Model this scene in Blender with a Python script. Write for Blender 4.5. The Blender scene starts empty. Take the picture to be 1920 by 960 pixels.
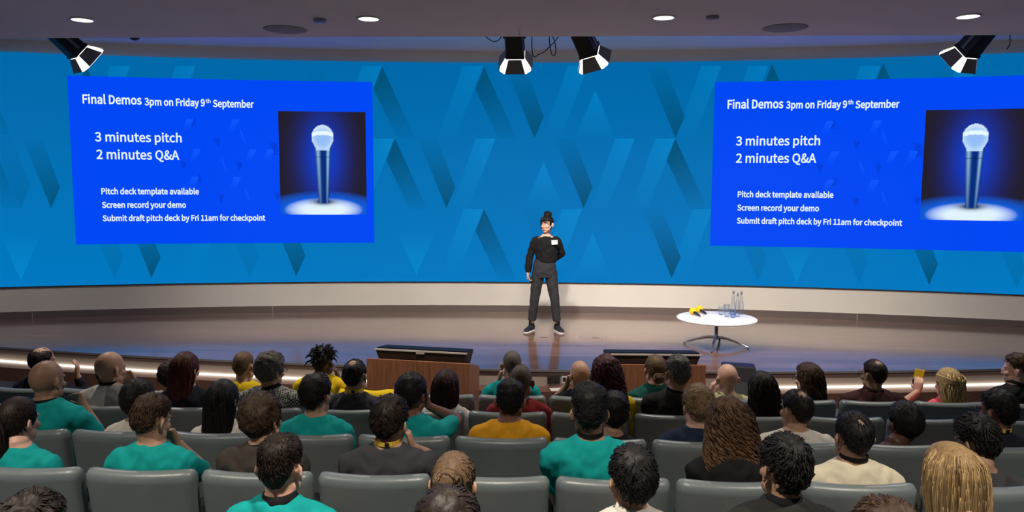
import bpy, bmesh, math, random
import numpy as np
from mathutils import Vector, Matrix, noise
random.seed(7)
scene = bpy.context.scene
COL = scene.collection

# ------------------------------------------------------------------ camera, world, exposure
CAM_Z = 2.685
CAM_F, CAM_PITCH, CAM_YAW, CAM_ROLL = 1400.0, math.radians(-5.589), math.radians(2.196), math.radians(0.2614)
_fw = Vector((-math.sin(CAM_YAW)*math.cos(CAM_PITCH), math.cos(CAM_YAW)*math.cos(CAM_PITCH), math.sin(CAM_PITCH)))
_r0 = Vector((math.cos(CAM_YAW), math.sin(CAM_YAW), 0)); _u0 = _r0.cross(_fw)
_rt = math.cos(CAM_ROLL)*_r0 + math.sin(CAM_ROLL)*_u0; _up = _rt.cross(_fw)
cd = bpy.data.cameras.new('camera'); cam = bpy.data.objects.new('camera', cd); COL.objects.link(cam)
cd.sensor_width = 36.0; cd.lens = 36.0*CAM_F/1920.0; cd.clip_start = 0.05; cd.clip_end = 100
cm = Matrix((( _rt.x, _up.x, -_fw.x, 0), (_rt.y, _up.y, -_fw.y, 0), (_rt.z, _up.z, -_fw.z, CAM_Z), (0, 0, 0, 1)))
cam.matrix_world = cm
scene.camera = cam
scene.view_settings.view_transform = 'Standard'; scene.view_settings.look = 'None'
scene.view_settings.gamma = 1.0; scene.view_settings.use_curve_mapping = False
scene.view_settings.exposure = 0.0
W = bpy.data.worlds.new('world'); scene.world = W; W.use_nodes = True
W.node_tree.nodes['Background'].inputs[0].default_value = (0.9, 0.95, 1.0, 1)
W.node_tree.nodes['Background'].inputs[1].default_value = 0.05
SPOT_POWER = 760.0       # stage lanterns
DOWN_POWER = 22.0        # ceiling downlights

# places measured in the photograph: a pixel seen at a known distance
def _ray(px, py): return _fw + _rt*((px-960)/CAM_F) - _up*((py-480)/CAM_F)
def at_y(px, py, Y):
    d = _ray(px, py); return d*(Y/d.y) + Vector((0, 0, CAM_Z))
def at_z(px, py, z):
    d = _ray(px, py); return d*((z-CAM_Z)/d.z) + Vector((0, 0, CAM_Z))

# ------------------------------------------------------------------ helpers
def srgb(r, g, b):
    f = lambda c: (c/255/12.92 if c/255 <= 0.04045 else ((c/255+0.055)/1.055)**2.4)
    return (f(r), f(g), f(b), 1.0)

def mat(name, col, rough=0.6, metal=0.0, spec=0.5, noise_amt=0.0, noise_scale=8.0, bump=0.0, bump_scale=60.0, stretch=None, coat=0.0, alpha=None, trans=0.0, ior=1.45):
    m = bpy.data.materials.new(name); m.use_nodes = True
    nt = m.node_tree; b = nt.nodes['Principled BSDF']
    b.inputs['Base Color'].default_value = col; b.inputs['Roughness'].default_value = rough
    b.inputs['Metallic'].default_value = metal; b.inputs['Specular IOR Level'].default_value = spec
    b.inputs['Coat Weight'].default_value = coat; b.inputs['Transmission Weight'].default_value = trans; b.inputs['IOR'].default_value = ior
    if noise_amt or bump:
        tc = nt.nodes.new('ShaderNodeTexCoord'); mp = nt.nodes.new('ShaderNodeMapping')
        nt.links.new(tc.outputs['Object'], mp.inputs['Vector'])
        if stretch: mp.inputs['Scale'].default_value = stretch
    if noise_amt:
        n = nt.nodes.new('ShaderNodeTexNoise'); n.inputs['Scale'].default_value = noise_scale; n.inputs['Detail'].default_value = 4
        nt.links.new(mp.outputs[0], n.inputs['Vector'])
        r = nt.nodes.new('ShaderNodeValToRGB'); e = r.color_ramp.elements
        e[0].position = 0.3; e[1].position = 0.7
        e[0].color = tuple(c*(1-noise_amt) for c in col[:3])+(1,); e[1].color = tuple(min(1, c*(1+noise_amt)) for c in col[:3])+(1,)
        nt.links.new(n.outputs['Fac'], r.inputs[0]); nt.links.new(r.outputs[0], b.inputs['Base Color'])
    if bump:
        n2 = nt.nodes.new('ShaderNodeTexNoise'); n2.inputs['Scale'].default_value = bump_scale; n2.inputs['Detail'].default_value = 3
        nt.links.new(mp.outputs[0], n2.inputs['Vector'])
        bp = nt.nodes.new('ShaderNodeBump'); bp.inputs['Strength'].default_value = bump; bp.inputs['Distance'].default_value = 0.004
        nt.links.new(n2.outputs['Fac'], bp.inputs['Height']); nt.links.new(bp.outputs[0], b.inputs['Normal'])
    return m

def emat(name, col, strength=1.0):
    m = bpy.data.materials.new(name); m.use_nodes = True
    b = m.node_tree.nodes['Principled BSDF']
    b.inputs['Base Color'].default_value = (0.002, 0.002, 0.002, 1); b.inputs['Roughness'].default_value = 0.6; b.inputs['Specular IOR Level'].default_value = 0.02
    b.inputs['Emission Color'].default_value = col; b.inputs['Emission Strength'].default_value = strength
    return m

def vmat_emit(name, attr='pixels'):
    m = emat(name, (1, 1, 1, 1)); nt = m.node_tree
    a = nt.nodes.new('ShaderNodeVertexColor'); a.layer_name = attr
    nt.links.new(a.outputs[0], nt.nodes['Principled BSDF'].inputs['Emission Color'])
    return m

def tag(o, label=None, cat=None, group=None, kind=None):
    if label: o['label'] = label
    if cat: o['category'] = cat
    if group: o['group'] = group
    if kind: o['kind'] = kind
    return o

def empty(name, loc, rz=0.0, label=None, cat=None, group=None):
    o = bpy.data.objects.new(name, None); COL.objects.link(o); o.empty_display_size = 0.1
    o.location = loc; o.rotation_euler = (0, 0, rz)
    return tag(o, label, cat, group)

class MB:
    def __init__(s): s.v = []; s.f = []; s.mi = []; s.cur = 0
    def add(s, vs, fs):
        b = len(s.v); s.v += [tuple(v) for v in vs]; s.f += [tuple(b+i for i in f) for f in fs]; s.mi += [s.cur]*len(fs); return s
    def box(s, c, d, M=None):
        c = Vector(c); x, y, z = d[0]/2, d[1]/2, d[2]/2
        vs = [Vector((i*x, j*y, k*z)) for k in (-1, 1) for j in (-1, 1) for i in (-1, 1)]
        vs = [(M @ v if M else v)+c for v in vs]
        return s.add(vs, [(0, 2, 3, 1), (4, 5, 7, 6), (0, 1, 5, 4), (2, 6, 7, 3), (0, 4, 6, 2), (1, 3, 7, 5)])
    def hull(s, bot, top):      # two rings of equal count joined, capped
        n = len(bot)
        fs = [tuple(range(n))[::-1], tuple(range(n, 2*n))] + [(i, (i+1) % n, n+(i+1) % n, n+i) for i in range(n)]
        return s.add(list(bot)+list(top), fs)
    def loft(s, secs, n=20, exp=2.0):   # secs: (center, a, b): elliptical sections
        vs = []; fs = []
        for c, a, b in secs:
            c, a, b = Vector(c), Vector(a), Vector(b)
            for i in range(n):
                t = 2*math.pi*i/n; ct, st = math.cos(t), math.sin(t)
                ct = math.copysign(abs(ct)**(2/exp), ct); st = math.copysign(abs(st)**(2/exp), st)
                vs.append(c+a*ct+b*st)
        m = len(secs)
        for k in range(m-1):
            for i in range(n):
                j = (i+1) % n; fs.append((k*n+i, k*n+j, (k+1)*n+j, (k+1)*n+i))
        vs.append(Vector(secs[0][0])); vs.append(Vector(secs[-1][0])); p, q = m*n, m*n+1
        for i in range(n):
            j = (i+1) % n; fs.append((p, j, i)); fs.append((q, (m-1)*n+i, (m-1)*n+j))
        return s.add(vs, fs)
    def tube(s, pts, rad, n=12, flat=1.0, upv=None, roundcap=True):
        pts = [Vector(p) for p in pts]
        if not hasattr(rad, '__len__'): rad = [rad]*len(pts)
        secs = []; prev = None
        for i, p in enumerate(pts):
            d = (pts[min(i+1, len(pts)-1)]-pts[max(i-1, 0)]).normalized()
            u = upv or prev or (Vector((0, 0, 1)) if abs(d.z) < 0.9 else Vector((0, 1, 0)))
            a = d.cross(Vector(u))
            if a.length < 1e-5: a = d.cross(Vector((1, 0, 0.1)))
            a.normalize(); b = a.cross(d); prev = -b if False else b
            prev = b
            secs.append((p, a*rad[i], b*rad[i]*flat, d))
        out = []
        if roundcap:
            c, a, b, d = secs[0]; r = a.length
            out += [(c-d*r*0.95, a*0.25, b*0.25), (c-d*r*0.6, a*0.78, b*0.78)]
        out += [(c, a, b) for c, a, b, d in secs]
        if roundcap:
            c, a, b, d = secs[-1]; r = a.length
            out += [(c+d*r*0.6, a*0.78, b*0.78), (c+d*r*0.95, a*0.25, b*0.25)]
        return s.loft(out, n)
    def ell(s, c, r, M=None, nu=20, nv=12):
        c = Vector(c); vs = []; fs = []
        for j in range(1, nv):
            ph = math.pi*j/nv
            for i in range(nu):
                t = 2*math.pi*i/nu
                p = Vector((r[0]*math.sin(ph)*math.cos(t), r[1]*math.sin(ph)*math.sin(t), r[2]*math.cos(ph)))
                vs.append((M @ p if M else p)+c)
        m = nv-1
        for j in range(m-1):
            for i in range(nu):
                k = (i+1) % nu; fs.append((j*nu+i, (j+1)*nu+i, (j+1)*nu+k, j*nu+k))
        a = Vector((0, 0, r[2])); b = -a
        vs.append((M @ a if M else a)+c); vs.append((M @ b if M else b)+c)
        for i in range(nu):
            k = (i+1) % nu; fs.append((m*nu, i, k)); fs.append((m*nu+1, (m-1)*nu+k, (m-1)*nu+i))
        return s.add(vs, fs)
    def lathe(s, prof, n=32, c=(0, 0, 0), caps=True):   # prof: (r, z), closed solid about z
        c = Vector(c); vs = []; fs = []
        for r, z in prof:
            for i in range(n):
                t = 2*math.pi*i/n; vs.append(c+Vector((r*math.cos(t), r*math.sin(t), z)))
        m = len(prof)
        for k in range(m-1):
            for i in range(n):
                j = (i+1) % n; fs.append((k*n+i, k*n+j, (k+1)*n+j, (k+1)*n+i))
        if caps: fs.append(tuple(range(n))[::-1]); fs.append(tuple((m-1)*n+i for i in range(n)))
        return s.add(vs, fs)
    def mesh(s, name):
        me = bpy.data.meshes.new(name); me.from_pydata([tuple(v) for v in s.v], [], s.f); me.update(); return me
    def build(s, name, m, parent=None, smooth=False, bevel=0.0, seg=2, loc=None, M=None):
        me = s.mesh(name)
        if M: me.transform(M)
        o = bpy.data.objects.new(name, me); COL.objects.link(o)
        for mm in (m if isinstance(m, (list, tuple)) else [m]): me.materials.append(mm)
        if max(s.mi, default=0) > 0: me.polygons.foreach_set('material_index', s.mi)
        if smooth: me.polygons.foreach_set('use_smooth', [True]*len(me.polygons))
        if parent: o.parent = parent
        if loc: o.location = loc
        if bevel:
            bv = o.modifiers.new('bevel', 'BEVEL'); bv.width = bevel; bv.segments = seg; bv.limit_method = 'ANGLE'; bv.angle_limit = math.radians(40)
            me.polygons.foreach_set('use_smooth', [True]*len(me.polygons))
            wn = o.modifiers.new('wn', 'WEIGHTED_NORMAL'); wn.keep_sharp = False
        return o

def copy_tree(o, parent=None):
    c = o.copy(); COL.objects.link(c)
    if parent: c.parent = parent
    for ch in [x for x in o.children]: copy_tree(ch, c)
    return c

def look_matrix(d, up=(0, 0, 1)):      # local +Y along d, local Z near up
    y = Vector(d).normalized(); x = y.cross(Vector(up)).normalized(); z = x.cross(y)
    return Matrix((x, y, z)).transposed()

# ------------------------------------------------------------------ places
STAGE_Z = 0.545
CEIL_Z = 4.115; CEIL_EDGE = 7.50; HIGH_Z = 4.80
SCR_C = Vector((0.0, -17.51)); SCR_R = 29.78
SCR_Z0, SCR_Z1 = 1.053, 4.611
def S(s, z, off=0.0):
    a = s/SCR_R; r = SCR_R-off
    return Vector((SCR_C.x+r*math.sin(a), SCR_C.y+r*math.cos(a), z))
def on_screen(px, py):
    d = _ray(px, py); o = Vector((0, 0)); dx, dy = d.x, d.y
    ex, ey = -SCR_C.x, -SCR_C.y
    A = dx*dx+dy*dy; B = 2*(ex*dx+ey*dy); C = ex*ex+ey*ey-SCR_R**2
    t = (-B+math.sqrt(B*B-4*A*C))/(2*A)
    return SCR_R*math.atan2(dx*t+ex, dy*t+ey), CAM_Z+d.z*t
EDGE_C = Vector((0.42, 42.9)); EDGE_R = 34.46
def edge_y(x, off=0.0): return EDGE_C.y-math.sqrt((EDGE_R+off)**2-(x-EDGE_C.x)**2)
ROW_Y = dict(Y=1.87, Z=2.68, A=3.49, B=4.29, C=5.12, D=5.95)
ROW_TOP = dict(Y=1.46, Z=1.36, A=1.255, B=1.172, C=1.07, D=0.95)
SB = 0.95
ROW_F = {k: v-SB for k, v in ROW_TOP.items()}
def seat_x(k): return 0.3625+0.588*k

# ------------------------------------------------------------------ materials
M_ceil = mat('ceiling_paint', (0.80, 0.70, 0.66, 1), 0.8, noise_amt=0.04, noise_scale=1.5)
M_high = mat('upper_ceiling_paint', (0.85, 0.86, 0.88, 1), 0.4, spec=0.9, coat=0.4)
M_wall = mat('wall_paint', (0.68, 0.64, 0.58, 1), 0.75, noise_amt=0.02, noise_scale=2)
M_side = mat('side_wall_paint', (0.25, 0.23, 0.21, 1), 0.8)
M_carpet = mat('carpet', (0.055, 0.065, 0.085, 1), 0.95, noise_amt=0.3, noise_scale=90)
M_fascia = mat('stage_fascia', (0.50, 0.43, 0.37, 1), 0.55, noise_amt=0.05, noise_scale=4)
M_step = mat('step_wood', (0.16, 0.075, 0.05, 1), 0.35, noise_amt=0.3, noise_scale=6, stretch=(0.4, 12, 12))
M_nose = mat('stage_nosing', (0.55, 0.50, 0.46, 1), 0.3, metal=0.7)
M_black = mat('black_metal', (0.012, 0.012, 0.013, 1), 0.45)
M_blackp = mat('black_plastic', (0.015, 0.015, 0.017, 1), 0.5)
M_chrome = mat('chrome', (0.75, 0.74, 0.73, 1), 0.15, metal=1.0)
M_white = mat('white_laminate', (0.82, 0.82, 0.82, 1), 0.35)
M_whitep = mat('white_plastic', (0.75, 0.74, 0.72, 1), 0.5)
M_led = emat('led_glow', (1.0, 0.86, 0.72, 1), 3.0)
M_lens = emat('lamp_lens', (1.0, 0.93, 0.84, 1), 6.0)
M_downlens = emat('downlight_lens', (1.0, 0.95, 0.88, 1), 3.0)
M_door = mat('barn_door_metal', (0.25, 0.24, 0.22, 1), 0.5)
M_seat = mat('seat_leather', (0.142, 0.168, 0.170, 1), 0.36, noise_amt=0.06, noise_scale=5, bump=0.12, bump_scale=160)
M_seatd = mat('seat_shell', (0.03, 0.033, 0.035, 1), 0.5)
def thin_glass(name, tint, refl):
    m = bpy.data.materials.new(name); m.use_nodes = True; nt = m.node_tree
    t = nt.nodes.new('ShaderNodeBsdfTransparent'); t.inputs[0].default_value = tint
    g = nt.nodes.new('ShaderNodeBsdfGlossy'); g.inputs['Roughness'].default_value = 0.05
    fr = nt.nodes.new('ShaderNodeLayerWeight'); fr.inputs[0].default_value = refl
    mx = nt.nodes.new('ShaderNodeMixShader'); nt.links.new(fr.outputs['Facing'], mx.inputs[0]); nt.links.new(t.outputs[0], mx.inputs[1]); nt.links.new(g.outputs[0], mx.inputs[2])
    nt.links.new(mx.outputs[0], nt.nodes['Material Output'].inputs[0]); return m
M_glass = thin_glass('clear_glass', (0.93, 0.95, 0.98, 1), 0.12); M_glassb = thin_glass('tinted_glass', (0.80, 0.88, 1.0, 1), 0.12)
M_yellow = mat('yellow_foam', (0.80, 0.52, 0.01, 1), 0.9, bump=0.5, bump_scale=300)

def wood_planks(name, c0, c1, rough, plank=0.11, bump=0.22):
    m = bpy.data.materials.new(name); m.use_nodes = True; nt = m.node_tree; b = nt.nodes['Principled BSDF']
    tc = nt.nodes.new('ShaderNodeTexCoord')
    br = nt.nodes.new('ShaderNodeTexBrick'); nt.links.new(tc.outputs['Object'], br.inputs['Vector'])
    br.inputs['Scale'].default_value = 1.0; br.inputs['Brick Width'].default_value = 1.8; br.inputs['Row Height'].default_value = plank
    br.inputs['Mortar Size'].default_value = 0.0015; br.inputs['Bias'].default_value = 0.0
    br.inputs['Color1'].default_value = c0; br.inputs['Color2'].default_value = c1; br.inputs['Mortar'].default_value = tuple(x*0.4 for x in c0[:3])+(1,)
    mp = nt.nodes.new('ShaderNodeMapping'); mp.inputs['Scale'].default_value = (0.6, 14, 14); nt.links.new(tc.outputs['Object'], mp.inputs['Vector'])
    n = nt.nodes.new('ShaderNodeTexNoise'); n.inputs['Scale'].default_value = 3.0; n.inputs['Detail'].default_value = 6; nt.links.new(mp.outputs[0], n.inputs['Vector'])
    mx = nt.nodes.new('ShaderNodeMix'); mx.data_type = 'RGBA'; mx.blend_type = 'MULTIPLY'; mx.inputs['Factor'].default_value = 0.55
    nt.links.new(br.outputs['Color'], mx.inputs['A'])
    r = nt.nodes.new('ShaderNodeValToRGB'); r.color_ramp.elements[0].color = (0.5, 0.5, 0.5, 1); r.color_ramp.elements[1].color = (1.3, 1.25, 1.2, 1)
    nt.links.new(n.outputs['Fac'], r.inputs[0]); nt.links.new(r.outputs[0], mx.inputs['B']); nt.links.new(mx.outputs['Result'], b.inputs['Base Color'])
    rr = nt.nodes.new('ShaderNodeMapRange'); rr.inputs['To Min'].default_value = rough*0.5; rr.inputs['To Max'].default_value = rough*1.6
    nt.links.new(n.outputs['Fac'], rr.inputs['Value']); nt.links.new(rr.outputs[0], b.inputs['Roughness'])
    b.inputs['Coat Weight'].default_value = 0.6; b.inputs['Coat Roughness'].default_value = 0.07
    bp = nt.nodes.new('ShaderNodeBump'); bp.inputs['Strength'].default_value = bump; bp.inputs['Distance'].default_value = 0.002
    nt.links.new(n.outputs['Fac'], bp.inputs['Height']); nt.links.new(bp.outputs[0], b.inputs['Normal']); nt.links.new(bp.outputs[0], b.inputs['Coat Normal'])
    return m
M_stage = wood_planks('stage_planks', (0.25, 0.14, 0.10, 1), (0.16, 0.085, 0.058, 1), 0.16)
M_box = mat('lectern_wood', (0.33, 0.135, 0.068, 1), 0.4, noise_amt=0.35, noise_scale=5, stretch=(14, 14, 0.7))
M_boxd = mat('lectern_dark_panel', (0.035, 0.02, 0.016, 1), 0.45)
M_skirt = mat('brushed_skirting', (0.46, 0.41, 0.38, 1), 0.30, metal=0.85, bump=0.06, bump_scale=20, stretch=(0.6, 0.6, 12))

# ------------------------------------------------------------------ room shell
def struct(name, mb, m, **k): return tag(mb.build(name, m, **k), kind='structure')
RX = 11.3
b = MB(); b.box((0, 3.5, -0.05), (2*RX, 19, 0.1)); struct('floor', b, M_carpet)
b = MB()        # raked tiers, one solid per row of seats
for r, nxt in (('C', 'B'), ('B', 'A'), ('A', 'Z'), ('Z', 'Y'), ('Y', None)):
    front = ROW_Y[r]+0.80
    z = ROW_F[r]; back = ROW_Y[nxt]+0.80 if nxt else -5.0
    b.box((0, (front+back)/2, z/2), (2*RX-0.02, front-back, z))
struct('floor_tiers', b, M_carpet)
b = MB(); b.box((0, (CEIL_EDGE-5)/2, CEIL_Z+0.06), (2*RX, CEIL_EDGE+5, 0.12)); struct('ceiling', b, M_ceil)
b = MB(); b.box((0, 10.0, HIGH_Z+0.05), (2*RX, 8.0, 0.1)); struct('ceiling_upper', b, M_high)
b = MB(); b.box((0, 6.1, (CEIL_Z+HIGH_Z)/2+0.06), (2*RX, 0.1, HIGH_Z-CEIL_Z-0.13)); struct('wall_ceiling_void', b, M_side)
b = MB(); b.box((-RX-0.06, 4.5, 2.45), (0.1, 19, 4.9)); struct('wall_left', b, M_side)
b = MB(); b.box((RX+0.06, 4.5, 2.45), (0.1, 19, 4.9)); struct('wall_right', b, M_side)
b = MB(); b.box((0, -5.05, 2.45), (2*RX, 0.1, 4.9)); struct('wall_rear', b, M_side)
def arc_slab(off, thick, z0, z1, s0=-11.4, s1=11.4, n=96):
    mb = MB(); vs = []; fs = []
    for i in range(n+1):
        s = s0+(s1-s0)*i/n
        vs += [S(s, z0, off), S(s, z1, off), S(s, z1, off-thick), S(s, z0, off-thick)]
    for i in range(n):
        a, c = i*4, i*4+4
        for k in range(4):
            l = (k+1) % 4; fs.append((a+k, c+k, c+l, a+l))
    fs += [(0, 1, 2, 3), (n*4+3, n*4+2, n*4+1, n*4)]
    return mb.add(vs, fs)
struct('wall_stage', arc_slab(-0.02, 0.12, 0.0, HIGH_Z+0.02), M_wall)
sk = arc_slab(0.0, 0.02, STAGE_Z, STAGE_Z+0.113)
struct('baseboard_stage', sk, M_skirt)
jb = MB()
for px in (511, 1608, 60, 1005):
    s_, _z = on_screen(px, 578); c_ = S(s_, STAGE_Z+0.0565, 0.001); jb.box(c_, (0.012, 0.004, 0.111), Matrix.Rotation(-s_/SCR_R, 3, 'Z'))
struct('trim_1', jb, mat('joint_strip', (0.62, 0.58, 0.54, 1), 0.35, metal=0.6))
# joints in the skirting
def band(x0, x1, yf, yb, z0, z1, n=64):
    mb = MB(); vs = []; fs = []
    for i in range(n+1):
        x = x0+(x1-x0)*i/n
        vs += [(x, yf(x), z0), (x, yf(x), z1), (x, yb(x), z1), (x, yb(x), z0)]
    for i in range(n):
        a, c = i*4, i*4+4
        for k in range(4):
            l = (k+1) % 4; fs.append((a+k, a+l, c+l, c+k))
    fs += [(3, 2, 1, 0), (n*4, n*4+1, n*4+2, n*4+3)]
    return mb.add(vs, fs)
def wall_y(x): return SCR_C.y+math.sqrt((SCR_R+0.03)**2-x*x)
X0, X1 = -RX+0.02, RX-0.02
struct('stage_floor', band(X0, X1, lambda x: edge_y(x), wall_y, STAGE_Z-0.04, STAGE_Z), M_stage)
struct('stage_nosing', band(X0, X1, lambda x: edge_y(x, 0.012), lambda x: edge_y(x)-0.001, STAGE_Z-0.025, STAGE_Z+0.002), M_nose)
struct('stage_riser', band(X0, X1, lambda x: edge_y(x, -0.02), lambda x: edge_y(x, -0.2), 0.0, STAGE_Z-0.04), M_fascia)
struct('stage_step', band(X0, X1, lambda x: edge_y(x, 0.22), lambda x: edge_y(x, -0.02)-0.002, 0.0, 0.345), M_step)
struct('stage_lower_step', band(X0, X1, lambda x: edge_y(x, 0.50), lambda x: edge_y(x, 0.22)-0.002, 0.0, 0.17), M_carpet)
def led(x0, x1, label):
    o = band(x0, x1, lambda x: edge_y(x, 0.004), lambda x: edge_y(x, -0.018), 0.348, 0.366, 40).build('light_strip', M_led)
    tag(o, label, 'light strip', 'light strips along the stage step')
led(-9.5, -1.75, 'glowing white light strip along the left half of the stage front')
led(2.2, 9.5, 'glowing white light strip along the right half of the stage front')

# ------------------------------------------------------------------ video wall with two slides
def lin(r, g, b): return srgb(r, g, b)
BG_T, BG_B = Vector(lin(0, 104, 168)[:3]), Vector(lin(0, 120, 192)[:3])
def bg(z):
    t = (z-SCR_Z0)/(SCR_Z1-SCR_Z0); return BG_B.lerp(BG_T, max(0, min(1, t)))
def vcol_mesh(name, verts, faces, cols, parent, m):
    me = bpy.data.meshes.new(name); me.from_pydata([tuple(v) for v in verts], [], faces); me.update()
    at = me.color_attributes.new('pixels', 'FLOAT_COLOR', 'POINT')
    at.data.foreach_set('color', np.array([[c[0], c[1], c[2], 1.0] for c in cols], np.float32).ravel())
    me.materials.append(m); o = bpy.data.objects.new(name, me); COL.objects.link(o); o.parent = parent
    return o
M_pix = vmat_emit('screen_pixels')
wallscreen = empty('video_wall', S(0, SCR_Z0), 0, 'wide curved blue video wall with triangle pattern behind the stage', 'video screen')
WS = wallscreen.location
def rel(v): return Vector(v)-WS
n = 120; vs = []; fs = []; cs = []
for i in range(n+1):
    s = -11.35+22.7*i/n
    for j in range(5):
        z = SCR_Z0+(SCR_Z1-SCR_Z0)*j/4; vs.append(rel(S(s, z, 0.012))); cs.append(bg(z))
for i in range(n):
    for j in range(4): fs.append((i*5+j, i*5+5+j, i*5+6+j, i*5+1+j))
vcol_mesh('screen_panel', vs, fs, cs, wallscreen, M_pix)
fb = arc_slab(0.012, 0.03, SCR_Z0-0.012, SCR_Z0-0.001, -11.35, 11.35); fb.v = [tuple(rel(v)) for v in fb.v]; fb.build('edge_trim', M_black, wallscreen)
DK, LT = Vector(lin(0, 80, 118)[:3]), Vector(lin(6, 142, 210)[:3])
def tone(z, l):
    return bg(z).lerp(DK, -l) if l < 0 else bg(z).lerp(LT, l)
class Pat:
    def __init__(s): s.v = []; s.f = []; s.c = []; s.k = 0
    def poly(s, pts, lv, N=6):     # quad (a,b,c,d): a-d one edge, b-c the other, shaded from (a,d) to (b,c)
        off = 0.015+0.0118*max(abs(q) for q in lv)+0.00012*s.k; s.k = (s.k+1) % 9
        P = [on_screen(*p) for p in pts]
        if len(P) == 3: P = [P[0], P[1], P[2], P[0]]; lv = [lv[0], lv[1], lv[2], lv[0]]
        base = len(s.v)
        for j in range(N+1):
            t = j/N
            L = (P[0][0]*(1-t)+P[1][0]*t, P[0][1]*(1-t)+P[1][1]*t); R = (P[3][0]*(1-t)+P[2][0]*t, P[3][1]*(1-t)+P[2][1]*t)
            l0 = lv[0]*(1-t)+lv[1]*t; l1 = lv[3]*(1-t)+lv[2]*t
            s.v += [rel(S(L[0], L[1], off)), rel(S(R[0], R[1], off))]; s.c += [tone(L[1], l0), tone(R[1], l1)]
        for j in range(N): s.f.append((base+2*j, base+2*j+2, base+2*j+3, base+2*j+1))
    def darkA(s, ax, y0, y1, a=1.0):
        h = y1-y0; k = h/132
        s.poly([(ax-16.5*k, y0+41*k), (ax+27*k, y1), (ax+60*k, y1), (ax, y0)], [-.85*a, -.12*a, -.12*a, -a])
    def darkV(s, tx, y0, y1, a=1.0):
        h = y1-y0; k = h/130
        s.poly([(tx-53*k, y0), (tx, y1), (tx+17*k, y1-39*k), (tx-18*k, y0)], [-.06*a, -a, -.75*a, -.1*a])
    def lightP(s, tr, y0, y1, a=.75, w=37):
        k = (y1-y0)/131
        s.poly([(tr-w, y0), (tr-w-46*k, y1), (tr-w-13*k, y1), (tr, y0)], [a*.7, 0.05, 0.03, a])
    def triA(s, ax, ay, y1, a=.7):
        k = (y1-ay)
        s.poly([(ax, ay), (ax-.42*k, y1), (ax+.42*k, y1)], [a, 0.02, 0.02])
    def triV(s, tx, y0, ty, a=.6):
        k = (ty-y0)
        s.poly([(tx, ty), (tx-.45*k, y0), (tx+.45*k, y0)], [a, 0.05, 0.05])
p = Pat()
# top row of the pattern
for ax, y0 in ((717, 125), (908, 126), (1447, 121), (1655, 119), (163, 124), (-40, 118)): p.darkA(ax, y0, y0+134)
for tx in (1002, 1266): p.darkV(tx, 124, 259)
p.darkV(620, 124, 257, .5); p.darkV(1800, 119, 262, .4)
for tr in (367, 905, 1102, 1352, 716, 1440, 1650, 1830, 245): p.lightP(tr, 124, 257, .42)
p.triA(1116, 169, 259, .55)
# middle row
for ax in (741, 1266): p.darkA(ax, 260, 391)
p.darkA(-22, 252, 390, .8)
for tx, a in ((837, .95), (1094, 1), (97, .95)): p.darkV(tx, 260, 390, a)
p.darkV(40, 256, 390, .35)
for tr, a in ((739, .6), (929, .6), (1190, .6), (1265, .6)): p.lightP(tr, 260, 390, a)
p.triA(1019, 304, 390, .6)
# bottom row
p.darkA(908, 392, 523, .9)
for tx, y1, a in ((1259, 521, 1), (285, 521, 1), (556, 518, 1), (1741, 534, 1), (1030, 521, .35), (215, 523, .3), (468, 520, .22), (1610, 531, .25), (1420, 526, .25), (1905, 541, .3)): p.darkV(tx, y1-130, y1, a)
for tr, a in ((906, .6), (1091, .6), (1336, .5), (1800, .35), (420, .3)): p.lightP(tr, 392, 524, a)
p.triA(1111, 436, 524, .55)
for tx, y0, ty in ((781, 432, 515), (40, 436, 525), (1493, 447, 529)): p.triV(tx, y0, ty)
vcol_mesh('geometric_pattern', p.v, p.f, p.c, wallscreen, M_pix)

M_slide = emat('slide_blue', lin(0, 72, 245), 1.0)
M_text = emat('slide_text', lin(226, 243, 255), 1.0)
FONT = None
try:      # a sans serif that ships with Blender itself
    import os
    FONT = bpy.data.fonts.load(os.path.join(bpy.utils.system_resource('DATAFILES'), 'fonts', 'Noto Sans CJK Regular.woff2'))
except Exception: FONT = None
def text_mesh(body, sx, h, bold=0.012):
    """flat text of cap height h stretched to width sx; returns verts, faces from the lower left"""
    cu = bpy.data.curves.new('line', 'FONT'); cu.font = FONT or cu.font; cu.body = body; cu.size = 1.0; cu.offset = bold; cu.resolution_u = 3
    o = bpy.data.objects.new('line', cu); COL.objects.link(o)
    bpy.context.view_layer.update()
    me = bpy.data.meshes.new_from_object(o.evaluated_get(bpy.context.evaluated_depsgraph_get()))
    v = [(q.co.x, q.co.y) for q in me.vertices]; f = [tuple(pl.vertices) for pl in me.polygons]
    bpy.data.objects.remove(o); bpy.data.curves.remove(cu); bpy.data.meshes.remove(me)
    x0 = min(a for a, _ in v); x1 = max(a for a, _ in v)
    cap = max(c for a, c in v)
    return [((a-x0)*sx/(x1-x0), c*h/cap) for a, c in v], f
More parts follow.
